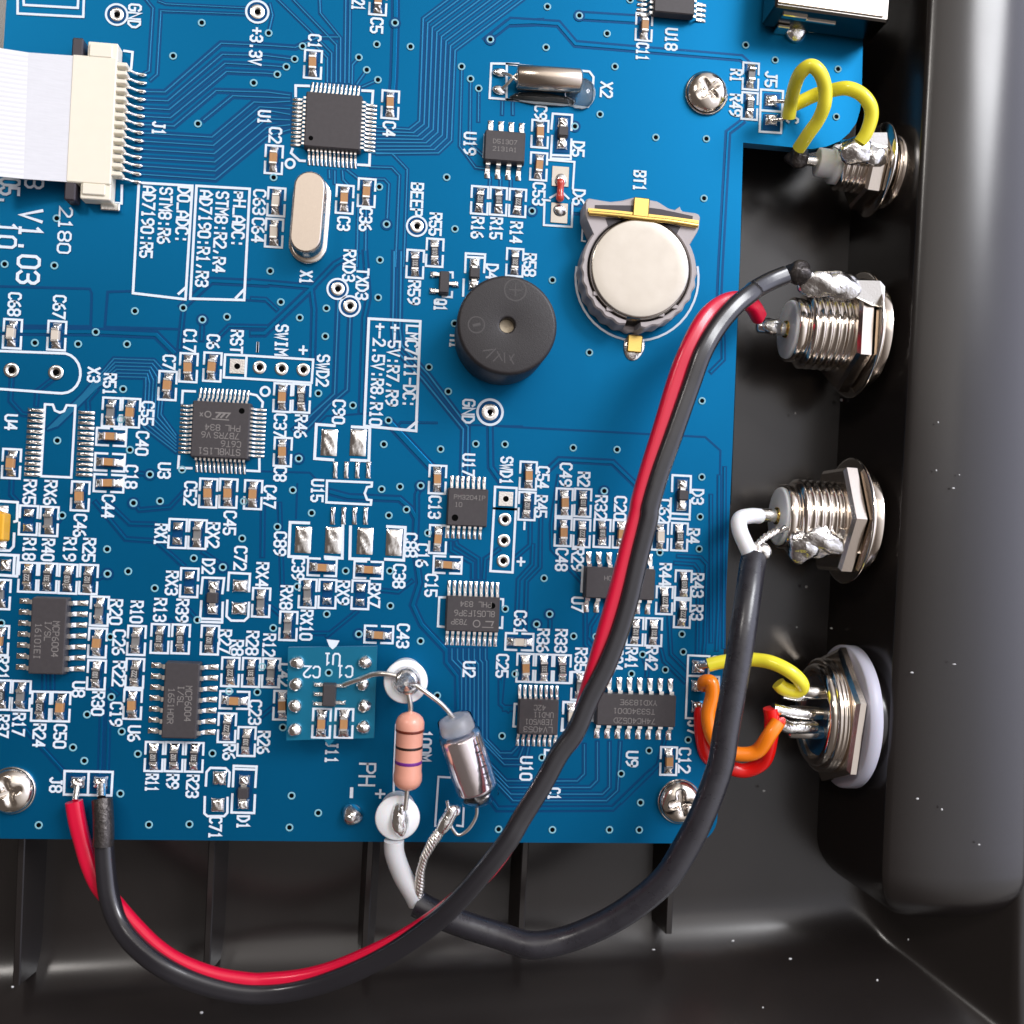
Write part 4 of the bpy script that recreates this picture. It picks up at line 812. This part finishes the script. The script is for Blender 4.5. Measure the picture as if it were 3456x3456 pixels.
# ---------------------------------------------------------------- daughter board
Z1=3.2
cs=[W(32,262,1042,Z1),W(32,908,1034,Z1),W(32,885,1698,Z1),W(32,250,1715,Z1)]
db_=thing('daughter_board','small square light blue adapter board standing on eight solder posts','circuit board')
mb=MB(); poly=[(v.x,v.y) for v in cs]; mb.prism(poly,Z1-1.0,Z1,0,1); mk('board_panel',mb,['mask_daughter','mask_edge'],db_)
for k,(x,y) in enumerate(((330,1150),(325,1305),(315,1465),(312,1640),(820,1150),(808,1310),(815,1465),(810,1620))):
    q=W(32,x,y,Z1); mk('solder_joint',MB().blob((q.x,q.y,Z1),(.85,.85,.75),k+100,amp=.1,n=18,k=10,flat=-.1),'solder',db_); mk('post',MB().lathe([(0.05,.35),(Z1-1.0,.35)],10,0,Matrix.Translation((q.x,q.y,0))),'tin',db_)
for x,y,s_ in ((580,1125,'U1'),(435,1218,'C2'),(672,1215,'C1')):
    q=W(32,x,y,Z1); mb=MB(); glyphs(s_,1.05,1.25,.2,0,mb); mk('printed_text',mb,'silk',db_,loc=(q.x,q.y,Z1+.02),rz=math.pi)
q=W(32,557,1225,Z1); ob('via',viam,db_,loc=(q.x,q.y,Z1-.05))
q=W(32,587,1015,Z1); mk('printed_arrow',MB().sheet([(q.x-.75,q.y+.5),(q.x+.75,q.y+.4),(q.x+.4,q.y-.3),(q.x,q.y-.65),(q.x-.4,q.y-.3)],Z1+.03),'silk',db_)
q=W(32,560,1735,Z1); mk('board_notch',MB().sheet([(q.x-.6,q.y+.4),(q.x+.6,q.y+.4),(q.x,q.y-.35)],Z1-.05),'mask_daughter',db_)
for x in (505,668):
    q=W(32,x,1590,Z1); ob('printed_outline',BRK,db_,loc=(q.x,q.y,Z1-.05),scl=(1,.98,1))
    c=thing('ceramic_capacitor','brown chip capacitor on the small adapter board, '+('left' if x==505 else 'right')+' one of its two','capacitor',(q.x,q.y,Z1+.045),0,GRP['capacitor'])
    ob('body',BODY['tan'],c)
    for sy in (1,-1): ob('terminal',TERM_C,c,loc=(0,sy*.66,0)); ob('solder_joint',SJ[(x+sy)%8],c,loc=(0,sy*1.12,0),rz=0 if sy>0 else math.pi,scl=(1.1,1,1.3))
q=W(32,563,1380,Z1); c=thing('integrated_circuit','tiny black five-pin chip in the middle of the small adapter board','chip',(q.x,q.y,Z1+.02))
mk('body',MB().box((0,0,.6),(1.6,2.75,1.0),bev=.12,taper=.92),'epoxy',c)
for x_,y_ in ((-1.3,1.1),(-1.3,-.0),(-1.3,-1.1),(1.35,1.05),(1.35,-.9)):
    mk('pin',MB().box((x_*.85,y_,.2),(1.0,.36,.25),bev=.05),'tin',c); ob('solder_joint',random.choice(PADS),c,loc=(x_*1.1,y_,0),scl=(.95,.55,1.1))
# ---------------------------------------------------------------- standoffs, leaded parts
def standoff(t,x,y,r,zt,label,seed,tall):
    p=W(t,x,y,zt); s=(W(t,x+20,y,zt)-W(t,x-20,y,zt)).length/40
    c=thing('standoff',label,'standoff',(p.x,p.y,0.0),0,'white plastic stand-off terminals')
    R0=r*s; mk('insulator',MB().lathe([(0.05,R0*.8),(zt-.9,R0*.8),(zt-.5,R0*.97),(zt-.15,R0),(zt,R0*.95),(zt+.02,0.6)],48,0,None,cap=False),'ptfe',c)
    return c,p
c,p=standoff(32,1115,1290,160,6.5,'round white stand-off with a grey solder cone, upper of the two',1,1)
mk('solder_joint',MB().lathe([(6.45,1.75),(6.75,1.6),(7.3,1.2),(8.0,.7),(8.6,.25)],26,0,Matrix.Translation((.05,.05,0))).blob((.1,.1,6.8),(1.55,1.5,1.0),7,amp=.2,n=22,k=12),'solder_lump',c)
c2,p2=standoff(42,1055,440,163,4.5,'round white stand-off by the bottom board edge, lower of the two',2,1)
mk('solder_joint',MB().blob((.25,-.3,4.7),(.95,1.9,.8),8,amp=.16,n=20,k=12).blob((.45,.9,4.8),(.5,.9,.6),18,amp=.1),'solder',c2)
# 100M resistor
A=W(32,1150,1505,6.6); B=W(42,1125,240,5.6); D=(B-A); L=D.length
c=thing('leaded_resistor','pink cylindrical resistor with brown, black and purple bands between the two white stand-offs','resistor',A)
M3=Vector((0,0,1)).rotation_difference(D.normalized()).to_matrix().to_4x4(); rs=1.62
def prof(h): return rs
pr=[(0,.25),(.12,.55),(.35,1.05),(.7,1.42),(1.2,rs),(1.9,rs),(2.3,rs-.08),(L-2.3,rs-.08),(L-1.9,rs),(L-1.2,rs),(L-.7,1.42),(L-.35,1.05),(L-.12,.55),(L,.25)]
mk('body',MB().lathe(pr,40,0,M3),'resistor_pink',c); pb=c.children[-1] if c.children else c
pb=[o for o in bpy.data.objects if o.parent==c and o.name.startswith('body')][0]
for h,m_,wd in ((2.05,'band_brown',.34),(4.0,'band_black',.34),(5.75,'band_purple',.42),(8.1,'band_faint',.22)):
    rr_=rs+.015 if h<2.4 else rs-.08+.02
    mk('colour_band',MB().lathe([(h-wd/2,rr_-.03),(h-wd/2+.04,rr_),(h+wd/2-.04,rr_),(h+wd/2,rr_-.03)],40,0,M3,cap=False),m_,pb)
p_top=Vector((p.x,p.y,7.0)); mk('lead',MB().tube([Vector((0,0,0)),W(32,1148,1450,6.9)-A,W(32,1130,1360,7.2)-A],.3,10),'lead_wire',c)
mk('lead',MB().tube([B-A-D.normalized()*.2,W(42,1120,300,5.4)-A,W(42,1110,380,5.2)-A],.28,10),'lead_wire',c)
# film capacitor
A=W(32,1470,1565,6.5); B=W(42,1655,300,5.0); D=B-A; L=D.length
c=thing('film_capacitor','clear plastic wrapped silver film capacitor lying slanted beside the pink resistor','capacitor',A)
M3=Vector((0,0,1)).rotation_difference(D.normalized()).to_matrix().to_4x4()
mk('sleeve',MB().lathe([(-.5,1.5),(-.2,2.0),(1.0,2.15),(1.5,2.2),(1.8,2.4),(L*.3,2.42),(L*.7,2.42),(L-.8,2.42),(L-.1,2.3),(L+.15,1.9)],40,0,M3),'clear_film',c)
mk('foil_winding',MB().lathe([(1.9,1.2),(2.0,2.2),(2.3,2.28),(L*.6,2.3),(L-1.5,2.26),(L-1.2,2.2),(L-1.0,1.2)],36,0,M3),'foil',c)
mb=MB()
for k,ch in enumerate('0600'):
    g=FONT[ch]; h0=3.0+k*1.35; th0=R_(20)
    for st_ in g.split(','):
        P=[(int(st_[i])/4*.9,(int(st_[i+1])/6)*1.0) for i in range(0,len(st_),2)]
        vs=[];
        axx=M3.inverted().to_3x3()@Vector((0,0,1)); a0=math.atan2(axx.y,axx.x)
        for (u,v) in P:
            for sg in (-.06,.06):
                ang=a0-R_(52)+ v/2.45 ; vs.append(M3@Vector((2.45*math.cos(ang),2.45*math.sin(ang),h0+u+sg)))
        mb.add(vs,[(2*i,2*i+1,2*i+3,2*i+2) for i in range(len(P)-1)],0)
mk('printed_text',mb,'ink',c)
mk('end_seal',MB().lathe([(-.35,1.3),(-.1,1.8),(1.2,1.95),(1.5,1.9),(1.55,.5)],32,0,M3),'frost',c); mk('end_seal',MB().blob((L*0,0,0),(1.55,1.55,.7),4,n=20,k=10,M=M3@Matrix.Translation((0,0,L-.3))),'clear_glue',c); mk('end_solder',MB().blob((0,0,0),(1.0,1.2,.5),14,amp=.25,n=18,k=10,M=M3@Matrix.Translation((.2,0,L-.35))),'solder',c)
mk('lead',MB().tube([M3@Vector((0,0,0)),W(32,1420,1500,6.9)-A,W(32,1360,1440,7.2)-A,W(32,1260,1365,7.4)-A,W(32,1180,1310,7.2)-A],.27,10),'lead_wire',c)
mk('lead',MB().tube([W(42,1630,350,5.0)-A,W(42,1625,430,4.8)-A,W(42,1570,520,4.6)-A,W(42,1500,562,4.4)-A,W(42,1455,520,4.4)-A,W(42,1440,480,4.4)-A],.2,10),'lead_wire',c)
t_=mk('jumper_wire',MB().tube([W(32,665,1312,Z1+.5),W(32,760,1280,4.8),W(32,870,1240,6.4),W(32,960,1232,7.0),W(32,1060,1250,7.1)],.3,10),'lead_wire'); tag(t_,'short bare wire from the tiny five-pin chip to the upper white stand-off','wire')
# ---------------------------------------------------------------- screws
def screw(px,py,label,rz):
    p=ray(px,py,1.2); c=thing('screw',label,'screw',(p.x,p.y,0.05),rz,'silver cross-head screws holding the board')
    mk('washer_face',MB().lathe([(0,2.75),(.25,2.75),(.35,2.6)],40),'bright_nickel',c)
    # pan head with cross recess as polar heightfield
    mb=MB(); n=48; m=12; vs=[]
    for j in range(m+1):
        r=2.55*j/m
        for i in range(n):
            a=2*math.pi*i/n; x_,y_=r*math.cos(a),r*math.sin(a)
            z=.35+1.25*max(0,1-(r/2.6)**2.6)**.55
            cr=min(abs(x_),abs(y_)); ln_=max(abs(x_),abs(y_))
            if ln_<1.55 and cr<.42: z-= .75*(1-ln_/1.9)*(1 if cr<.3 else .45)
            vs.append((x_,y_,z))
    mb.add(vs,[(j*n+i,j*n+(i+1)%n,(j+1)*n+(i+1)%n,(j+1)*n+i)[::-1] for j in range(m) for i in range(n)],0,True)
    mk('head',mb,'screw_steel',c)
screw(2392,303,'silver cross-head screw in the upper right of the board near R49',R_(38)); screw(28,2675,'silver cross-head screw cut by the left frame edge beside J8',R_(20)); screw(2300,2712,'silver cross-head screw at the lower right board corner beside the black coax cable',R_(10))
# ---------------------------------------------------------------- socket at top right
p=W(14,560,90,6.0); c=thing('metal_socket','box shaped metal socket with a cream top at the top right board corner','socket',(p.x,p.y,0),R_(-2.5))
q=lambda x,y,z:(Matrix.Rotation(R_(2.5),3,'Z')@(W(14,x,y,z)-Vector((p.x,p.y,0))))
a=q(130,45,5.6); b=q(960,85,5.6)
mb=MB(); mb.box(((a.x+b.x)/2,a.y+6.0,3.1),(b.x-a.x,12.0,5.0),bev=.25); mk('shell',mb,'dark_chrome',c)
mb=MB(); mb.box(((a.x+b.x)/2-.3,a.y+6.2,5.65),(b.x-a.x-1.0,11.6,.3),bev=.1); mk('top_plate',mb,'brushed',c)
mb=MB(); mb.box(((a.x+b.x)/2-1.5,a.y-.05,3.6),(5.5,.35,.5),bev=.1); mb.box((a.x+3,a.y-.1,4.0),(3.2,.4,.8),bev=.1); mk('spring_tab',mb,'bright_nickel',c)
mb=MB(); mb.box((a.x+2.5,a.y-.25,1.0),(1.6,.4,1.8),bev=.1); mk('mounting_tab',mb,'tin',c)
g=W(14,278,225,0.0); v=Matrix.Rotation(R_(2.5),3,'Z')@(g-Vector((p.x,p.y,0))); mk('solder_joint',MB().blob((v.x,v.y,.2),(1.45,1.5,1.0),21,amp=.08,n=22,k=12,flat=-.2),'solder',c)
# ---------------------------------------------------------------- panel connectors (axis along +X)
def conn(label,px,py,z,rz=-1.2): 
    p=ray(px,py,z); return thing('panel_connector',label,'connector',p,0,'metal panel connectors along the ridge',rot=(0,0,R_(rz)))
MX=Matrix.Rotation(R_(90),4,'Y')
def hexnut(x0,x1,r,ang=0):
    mb=MB(); vs=[]
    for x,k in ((x0,.93),(x0+.35,1),(x1-.35,1),(x1,.93)):
        for i in range(6):
            a=R_(60*i+ang); vs.append((x,r*k*math.cos(a),r*k*math.sin(a)))
    mb.add(vs,[(q*6+i,(q+1)*6+i,(q+1)*6+(i+1)%6,q*6+(i+1)%6) for q in range(3) for i in range(6)]+[(5,4,3,2,1,0)[::-1],(18,19,20,21,22,23)[::-1]],0); return mb
def thread(x0,x1,r,pitch,d=.35):
    pr=[];x=x0
    while x<x1-1e-3:
        pr+=[(x,r-d),(x+pitch*.3,r-.05),(x+pitch*.5,r),(x+pitch*.7,r-.05)]; x+=pitch
    pr.append((x1,r-d)); return MB().lathe(pr,48,0,MX)
def bnc(label,px,py,ang,lug):
    c=conn(label,px,py,0.0)
    rt=4.75
    mk('insulator',MB().lathe([(-.35,3.3),(-.3,3.55),(0,3.65)],40,0,MX),'ptfe',c)
    mk('sleeve',MB().lathe([(0,3.85),(.1,4.0),(1.0,4.0),(1.15,3.8),(1.3,3.8),(1.4,4.3)],48,0,MX),'nickel',c)
    mk('threaded_barrel',thread(1.4,6.4,rt,.92,.5),'nickel',c)
    mk('hex_nut',hexnut(6.4,8.4,7.3,ang),'nickel',c)
    mk('washer',MB().lathe([(8.5,5.2),(8.5,7.6),(8.51,7.75),(8.6,7.9),(8.8,7.9),(8.89,7.75),(8.9,7.6),(8.9,5.2)],64,0,MX,cap=False),'bright_nickel',c)
    mk('flange',MB().lathe([(9.5,4.8),(9.5,6.1),(9.7,6.3),(10.6,6.3)],56,0,MX),'nickel',c)  # metal disc, also standing in for the socket's reflection in the glossy wall
    mk('collar',MB().lathe([(-.7,.5),(-.6,1.05),(-.3,1.1)],20,0,MX),'gold',c)
    mk('centre_pin',MB().lathe([(-4.2,.35),(-4.0,.75),(-1.2,.85),(-.6,.85)],16,0,MX),'tin',c)
    return c
c=bnc('upper silver threaded coax socket with red wire on its centre pin and solder on top',2663,1112,0,1)
q=lambda t,x,y,z: c.matrix_basis.inverted()@W(t,x,y,z)
mk('solder_joint',MB().blob(q(24,110,540,.2),(1.5,1.15,1.0),31,amp=.2),'solder_lump',c)
lp=[q(24,560,235,7.5),q(24,900,240,7.8),q(24,905,400,7.5),q(24,830,400,7.2),q(24,680,305,7.2)]
mb=MB(); 
def plate(mb,P,th=.3,mi=0):
    n=len(P); vs=list(P)+[v-Vector((0,0,th)) for v in P]; mb.add(vs,[tuple(range(n-1,-1,-1)),tuple(range(n,2*n))]+[(i,(i+1)%n,n+(i+1)%n,n+i) for i in range(n)],mi)
plate(mb,[q(24,500,190,7),q(24,700,205,7.5),q(24,890,210,7.5),q(24,925,250,7.2),q(24,920,410,6.5),q(24,830,385,7),q(24,680,310,7),q(24,500,300,7)]); mk('ground_lug',mb,'tin',c)
mk('solder_joint',MB().blob(q(24,500,235,6.8),(3.0,1.6,1.3),33,amp=.28,n=26,k=16).blob(q(24,620,250,7.2),(2.2,1.6,1.0),34,amp=.2,n=20,k=12),'solder_lump',c)
c=bnc('lower silver threaded coax socket with a white sleeved pin and solder on its underside',2632,1742,30,1)
plate_mb=MB(); plate(plate_mb,[q(34,560,170,4),q(34,640,190,5),q(34,780,160,5.4),q(34,870,170,5.4),q(34,870,355,4.6),q(34,730,360,4.6),q(34,620,330,4.4),q(34,520,370,3)]); mk('ground_lug',plate_mb,'tin',c)
mk('solder_joint',MB().blob(q(34,480,260,3.5),(3.2,2.0,1.4),43,amp=.22,n=26,k=16).blob(q(34,330,290,3.2),(1.7,2.0,1.2),44,amp=.3,n=20,k=12),'solder_lump',c)
# small upper connector
c=conn('small gold-tinted threaded socket at the top soldered to the two yellow wires',2782,550,0.0,-3.5)
mk('insulator',MB().lathe([(-1.0,1.5),(-.9,1.75),(.9,1.75),(1.0,2.4),(1.7,2.4)],28,0,MX),'ptfe',c)
mk('threaded_barrel',thread(1.6,4.6,3.1,.75,.4),'nickel',c); mk('hex_nut',hexnut(4.3,6.4,5.0,20),'nickel',c)
mk('washer',MB().lathe([(6.5,3.0),(6.5,5.7),(6.8,5.9),(6.9,3.0)],48,0,MX,cap=False),'bright_nickel',c); mk('flange',MB().lathe([(8.0,2.0),(8.0,4.3),(8.4,4.6),(9.6,4.6)],40,0,MX),'nickel',c)
mk('neck',MB().lathe([(6.8,2.6),(8.6,2.6)],24,0,MX),'nickel',c)
mk('centre_pin',MB().lathe([(-3.6,.5),(-.5,.7)],14,0,MX),'tin',c); mk('solder_joint',MB().blob((-3.4,.1,.1),(1.6,1.15,1.1),51,amp=.3,n=20,k=12),'charred',c)
mb=MB(); plate(mb,[q(14,560,1060,4.5),q(14,820,960,5),q(14,940,960,5),q(14,960,1180,4),q(14,800,1190,4)]); mk('ground_lug',mb,'tin',c); mk('solder_joint',MB().blob(q(14,720,1100,4.6),(2.3,1.5,1.1),53,amp=.3,n=22,k=14).blob(q(14,850,1130,4.8),(1.4,1.4,.8),54,amp=.25),'solder_lump',c)
# multi-pin connector
c=conn('large round multi-pin socket with steel nut and pale lilac ring, lowest socket',2738,2410,0.0,-1.0)
mk('barrel_ring',MB().lathe([(0,5.4),(0,6.0),(.4,6.3),(.9,6.3)],56,0,MX,cap=False),'bright_nickel',c); mk('inner_wall',MB().lathe([(0,5.4),(3,5.3)],48,0,MX,cap=False),'nickel',c)
mk('threaded_barrel',thread(.7,2.2,7.0,.5,.3),'nickel',c)
mk('pin_block',MB().lathe([(.7,5.0),(1.0,5.2),(3,5.2)],40,0,MX),'blue_plastic',c)
mk('hex_nut',hexnut(2.2,3.6,8.8,12),'nickel',c)
mk('gasket_ring',MB().lathe([(3.65,6.0),(3.65,8.55),(3.68,8.6),(3.8,8.75),(5.2,8.75),(5.32,8.6),(5.35,8.55),(5.35,6.0)],64,0,MX,cap=False),'lilac_plastic',c)
mk('flange',MB().lathe([(5.35,7.0),(10,7.0)],48,0,MX),'black_plastic',c)
for k,(y_,z_) in enumerate(((3.0,2.4),(0.3,1.5),(-1.9,2.0),(-3.4,-.5))):
    if k==0: L0=-2.4
    else: L0=-3.6
    if k<3: mk('pin',MB().lathe([(L0,.5),(L0+.3,.85),(-.2,.85),(.9,.7)],16,0,MX@Matrix.Translation((-z_,y_,0))),'tin',c)
# ---------------------------------------------------------------- wires
def wire(name,label,P,r,m,cat='wire',group=None,n=16,prof=None,bare=(),rad=None,roll=0):
    c=thing(name,label,cat,W(*P[0]),0,group); o_=W(*P[0])
    if rad is None: rw_=random.Random(len(label)); rad=[r*(1+rw_.uniform(-.022,.022)) for _ in P]
    mk('insulation',MB().tube([W(*q_)-o_ for q_ in P],r,n,0,sub=8,prof=prof,roll=roll,rad=rad),m,c)
    for bp,br_,bm in bare: mk('bare_end',MB().tube([W(*q_)-o_ for q_ in bp],br_,10,0,sub=5),bm,c)
    return c
G='coloured hook-up wires'
wire('hookup_wire','yellow wire looping high from the lower J5 pad to the tip of the small socket',[(14,228,850,1.6),(14,245,740,3),(14,275,610,6),(14,320,520,8),(14,390,478,9),(14,455,530,9),(14,490,640,8),(14,485,760,7),(14,440,870,5.5),(14,370,970,4),(14,300,1075,2)],.83,'wire_yellow','wire',G,bare=[([(14,228,850,1.4),(14,170,865,.9),(14,90,875,.4)],.25,'solder')])
wire('hookup_wire','yellow wire arching right from the upper J5 pad to the small socket',[(14,260,765,1.5),(14,330,730,2.2),(14,430,685,3.2),(14,540,655,5),(14,650,640,6.5),(14,750,680,7),(14,815,760,7),(14,825,850,6.5),(14,790,960,5.8),(14,745,1030,5.2)],.83,'wire_yellow','wire',G,bare=[([(14,260,745,1.4),(14,190,735,1.0),(14,90,735,.4)],.25,'solder')])
for x,y in ((100,730),(100,870)): pad(14,x,y,90,80,1.8)
Y1=[(33,1480,1170,1.5),(33,1560,1150,1.8),(33,1700,1130,2.4),(34,-20,1130,3),(34,100,1150,4),(34,220,1205,5),(34,300,1270,5),(34,325,1330,4.2),(34,270,1362,3.6),(34,185,1335,3.4),(34,150,1300,3.4)]
wire('hookup_wire','yellow wire running from the square J7 pad under the coax to the multi-pin socket',Y1,.85,'wire_yellow','wire',G,bare=[([(33,1480,1170,1.3),(33,1400,1175,.6)],.4,'solder'),([(34,185,1385,2.5),(34,300,1400,2.5),(34,420,1370,2.4)],.55,'solder')])
wire('hookup_wire','orange wire curling under the coax from J7 to the multi-pin socket',[(33,1450,1320,.8),(33,1460,1290,1.6),(33,1505,1300,2.2),(33,1510,1400,2.2),(33,1480,1530,2.2),(33,1510,1680,2.4),(33,1590,1780,2.6),(33,1720,1815,3),(33,1840,1790,3.5),(34,90,1670,4.4),(34,150,1585,4.2)],.88,'wire_orange','wire',G,bare=[([(34,170,1590,4.0),(34,240,1620,3.4),(34,420,1620,2.6)],.8,'solder')])
wire('hookup_wire','bright red wire hanging lowest below the orange one at the multi-pin socket',[(33,1435,1480,.6),(33,1430,1560,.8),(33,1440,1700,.6),(33,1480,1830,0.2),(43,1600,60,0),(43,1750,95,0),(43,1885,25,1.0),(34,95,1700,2.4),(34,105,1560,3),(34,95,1480,3.2)],.9,'wire_scarlet','wire',G,bare=[([(34,110,1480,3.2),(34,230,1510,3.0),(34,400,1530,2.6)],.7,'solder')])
for x,y,w_ in ((1410,1180,100),(1400,1320,90),(1400,1470,90)): pad(33,x,y,w_,w_,2.2)
# red and black pair
BK=[(41,745,300,1.8),(41,748,420,2.2),(41,752,600,2.6),(41,765,800,3),(41,790,1000,3.4),(41,850,1180,4),(41,960,1340,5),(41,1150,1500,6),(41,1400,1620,6),(41,1700,1700,6),(42,130,1712,6),(42,400,1670,6.5),(42,700,1570,7.5),(42,1000,1420,8.5),(42,1250,1255,9.5),(42,1450,1085,10.5),(42,1680,830,11.5),(42,1860,600,12),(43,130,440,12),(43,280,200,12),(43,400,-20,12),(33,520,1650,12),(33,620,1420,12),(33,740,1180,12),(33,830,950,12),(33,905,700,12),(33,975,400,12),(33,1045,120,12),(23,1060,1840,12),(23,1130,1600,12),(23,1230,1320,12),(23,1350,980,12),(23,1440,730,12),(23,1550,540,11.5),(23,1680,390,11),(23,1800,295,10),(24,-20,275,9),(24,90,215,8),(24,200,170,7.5)]
def lobes(a): return 1.0+0.10*math.cos(2*a)-0.05*math.cos(4*a)
c=wire('cable','long black wire of the red and black pair, starting at J8',BK,1.04,'wire_black','cable','two conductors of the red and black pair',n=24,prof=lobes,bare=[([(41,735,200,.6),(41,735,290,1.6)],.5,'solder')])
o_=c.location; mk('heat_shrunk_end',MB().tube([W(*q_)-o_ for q_ in ((41,740,305,1.9),(41,748,420,2.4),(41,752,560,2.8),(41,748,640,2.9))],1.14,18),'charred',c)
RD=[(41,535,320,1.6),(41,560,460,1.6),(41,600,620,1.6),(41,650,780,1.8),(41,720,930,2),(41,830,1060,2.6),(41,960,1210,3.6),(41,1120,1370,4.6),(41,1300,1490,5.2),(41,1550,1585,5.4),(41,1800,1625,5.4),(42,100,1625,5.4),(42,350,1600,5.8),(42,600,1535,6.4),(42,900,1410,7.4),(42,1150,1280,8.2),(42,1400,1105,9.2),(42,1690,838,10),(42,1868,605,10.2),(43,142,442,10.2),(43,290,203,10.2),(43,404,-12,10.3),(33,530,1650,10.8),(33,600,1400,11),(33,672,1150,11.2),(33,750,880,11.4),(33,830,600,11.5),(33,895,350,11.5),(33,965,80,11.5),(23,985,1800,11.5),(23,1050,1570,11.5),(23,1140,1280,11.5),(23,1250,920,11.5),(23,1340,690,11.5),(23,1450,490,11),(23,1560,385,10),(23,1680,345,9),(23,1790,380,7),(23,1850,470,4.5)]
c=wire('cable','long red wire of the red and black pair, starting at J8',RD,.92,'wire_red','cable','two conductors of the red and black pair',n=24,prof=lobes,bare=[([(41,560,210,.6),(41,545,310,1.5)],.35,'solder')])
for x in (565,730): pad(41,x,180,105,90,2.2)
# black wire tail at the upper socket
p=W(24,290,150,7.2); 
c=thing('solder_ferrule','lump of burnt solder and stripped wire at the end of the black wire','solder',p); mk('lump',MB().blob((0,0,0),(1.6,1.3,1.2),71,amp=.25,n=20,k=12),'charred',c); mk('copper_strand',MB().tube([(1.0,-.2,0),(2.0,-.5,-.1),(3.0,-.8,-.1)],.7,12),'solder',c)
# coax
CO=[(42,1195,1060,2.5),(42,1330,1130,3),(42,1550,1215,3.5),(42,1800,1295,4),(43,200,1360,5),(43,450,1320,5.5),(43,720,1210,6.5),(43,950,1070,7.5),(43,1170,880,8.5),(43,1325,640,9),(43,1445,400,9.4),(33,1568,1900,9.5),(33,1610,1650,9.5),(33,1655,1400,9.5),(33,1705,1120,9.3),(33,1740,880,8.8),(33,1775,640,7.5),(33,1797,480,6),(33,1812,400,5)]
c=wire('coax_cable','thick black coax cable curving from the stand-off end up to the lower coax socket',CO,1.52,'coax_black','cable',None,n=28)
o_=c.location
mk('inner_insulation',MB().tube([W(*q_)-o_ for q_ in ((42,1030,600,4.0),(42,1035,700,3.8),(42,1090,850,3.2),(42,1165,980,2.8),(42,1200,1050,2.6))],1.15,20),'ptfe_grey',c)
mk('inner_insulation',MB().tube([W(*q_)-o_ for q_ in ((33,1800,400,5),(33,1755,300,5.2),(33,1710,190,4.6),(33,1712,110,3.8),(33,1790,88,2.2),(33,1850,90,1))],.95,18),'ptfe',c)
def twist(P,r,n=3,turns=5,sd=.45):
    P=[W(*q_)-o_ for q_ in P]; O=[]
    N_=40
    def at(t):
        t=t*(len(P)-1); i=min(int(t),len(P)-2); return P[i].lerp(P[i+1],t-i)
    mb=MB()
    for s_i in range(n):
        pts=[]
        for k in range(N_+1):
            t=k/N_; c_=at(t); d_=(at(min(1,t+.02))-at(max(0,t-.02))).normalized(); sd_=d_.cross(Vector((0,0,1))).normalized(); u=sd_.cross(d_)
            a=2*math.pi*(turns*t+s_i/n); pts.append(c_+(sd_*math.cos(a)+u*math.sin(a))*r*.5*(1.0+.25*math.sin(9*t)))
        mb.tube(pts,sd,8,smooth_path=False)
    return mb
mk('braid_shield',twist([(42,1200,1030,3.0),(42,1215,940,3.6),(42,1222,830,4.2),(42,1250,720,4.6),(42,1310,610,4.8),(42,1360,540,4.8)],.62,4,6,.3),'lead_wire',c)
mk('braid_shield',MB().tube([W(*q_)-o_ for q_ in ((42,1360,545,4.8),(42,1400,480,4.8),(42,1455,385,4.8))],1.0,16,rad=[.55,.85,.75]).blob(W(42,1455,385,4.8)-o_,(.9,.8,.6),77,amp=.2).tube([W(42,1425,380,5)-o_,W(42,1415,310,5.2)-o_],.22,8),'solder',c)
mk('braid_shield',twist([(34,150,190,2.5),(34,60,240,3.5),(34,-10,300,4.6),(33,1850,330,5),(33,1830,370,5.2)],.4,3,4,.24),'lead_wire',c)
mk('braid_shield',MB().blob(W(34,45,345,4.4)-o_,(1.0,1.05,.8),81,amp=.12).tube([W(34,160,200,2.6)-o_,W(34,230,170,3)-o_,W(34,320,215,3.2)-o_],.4,10),'solder',c)
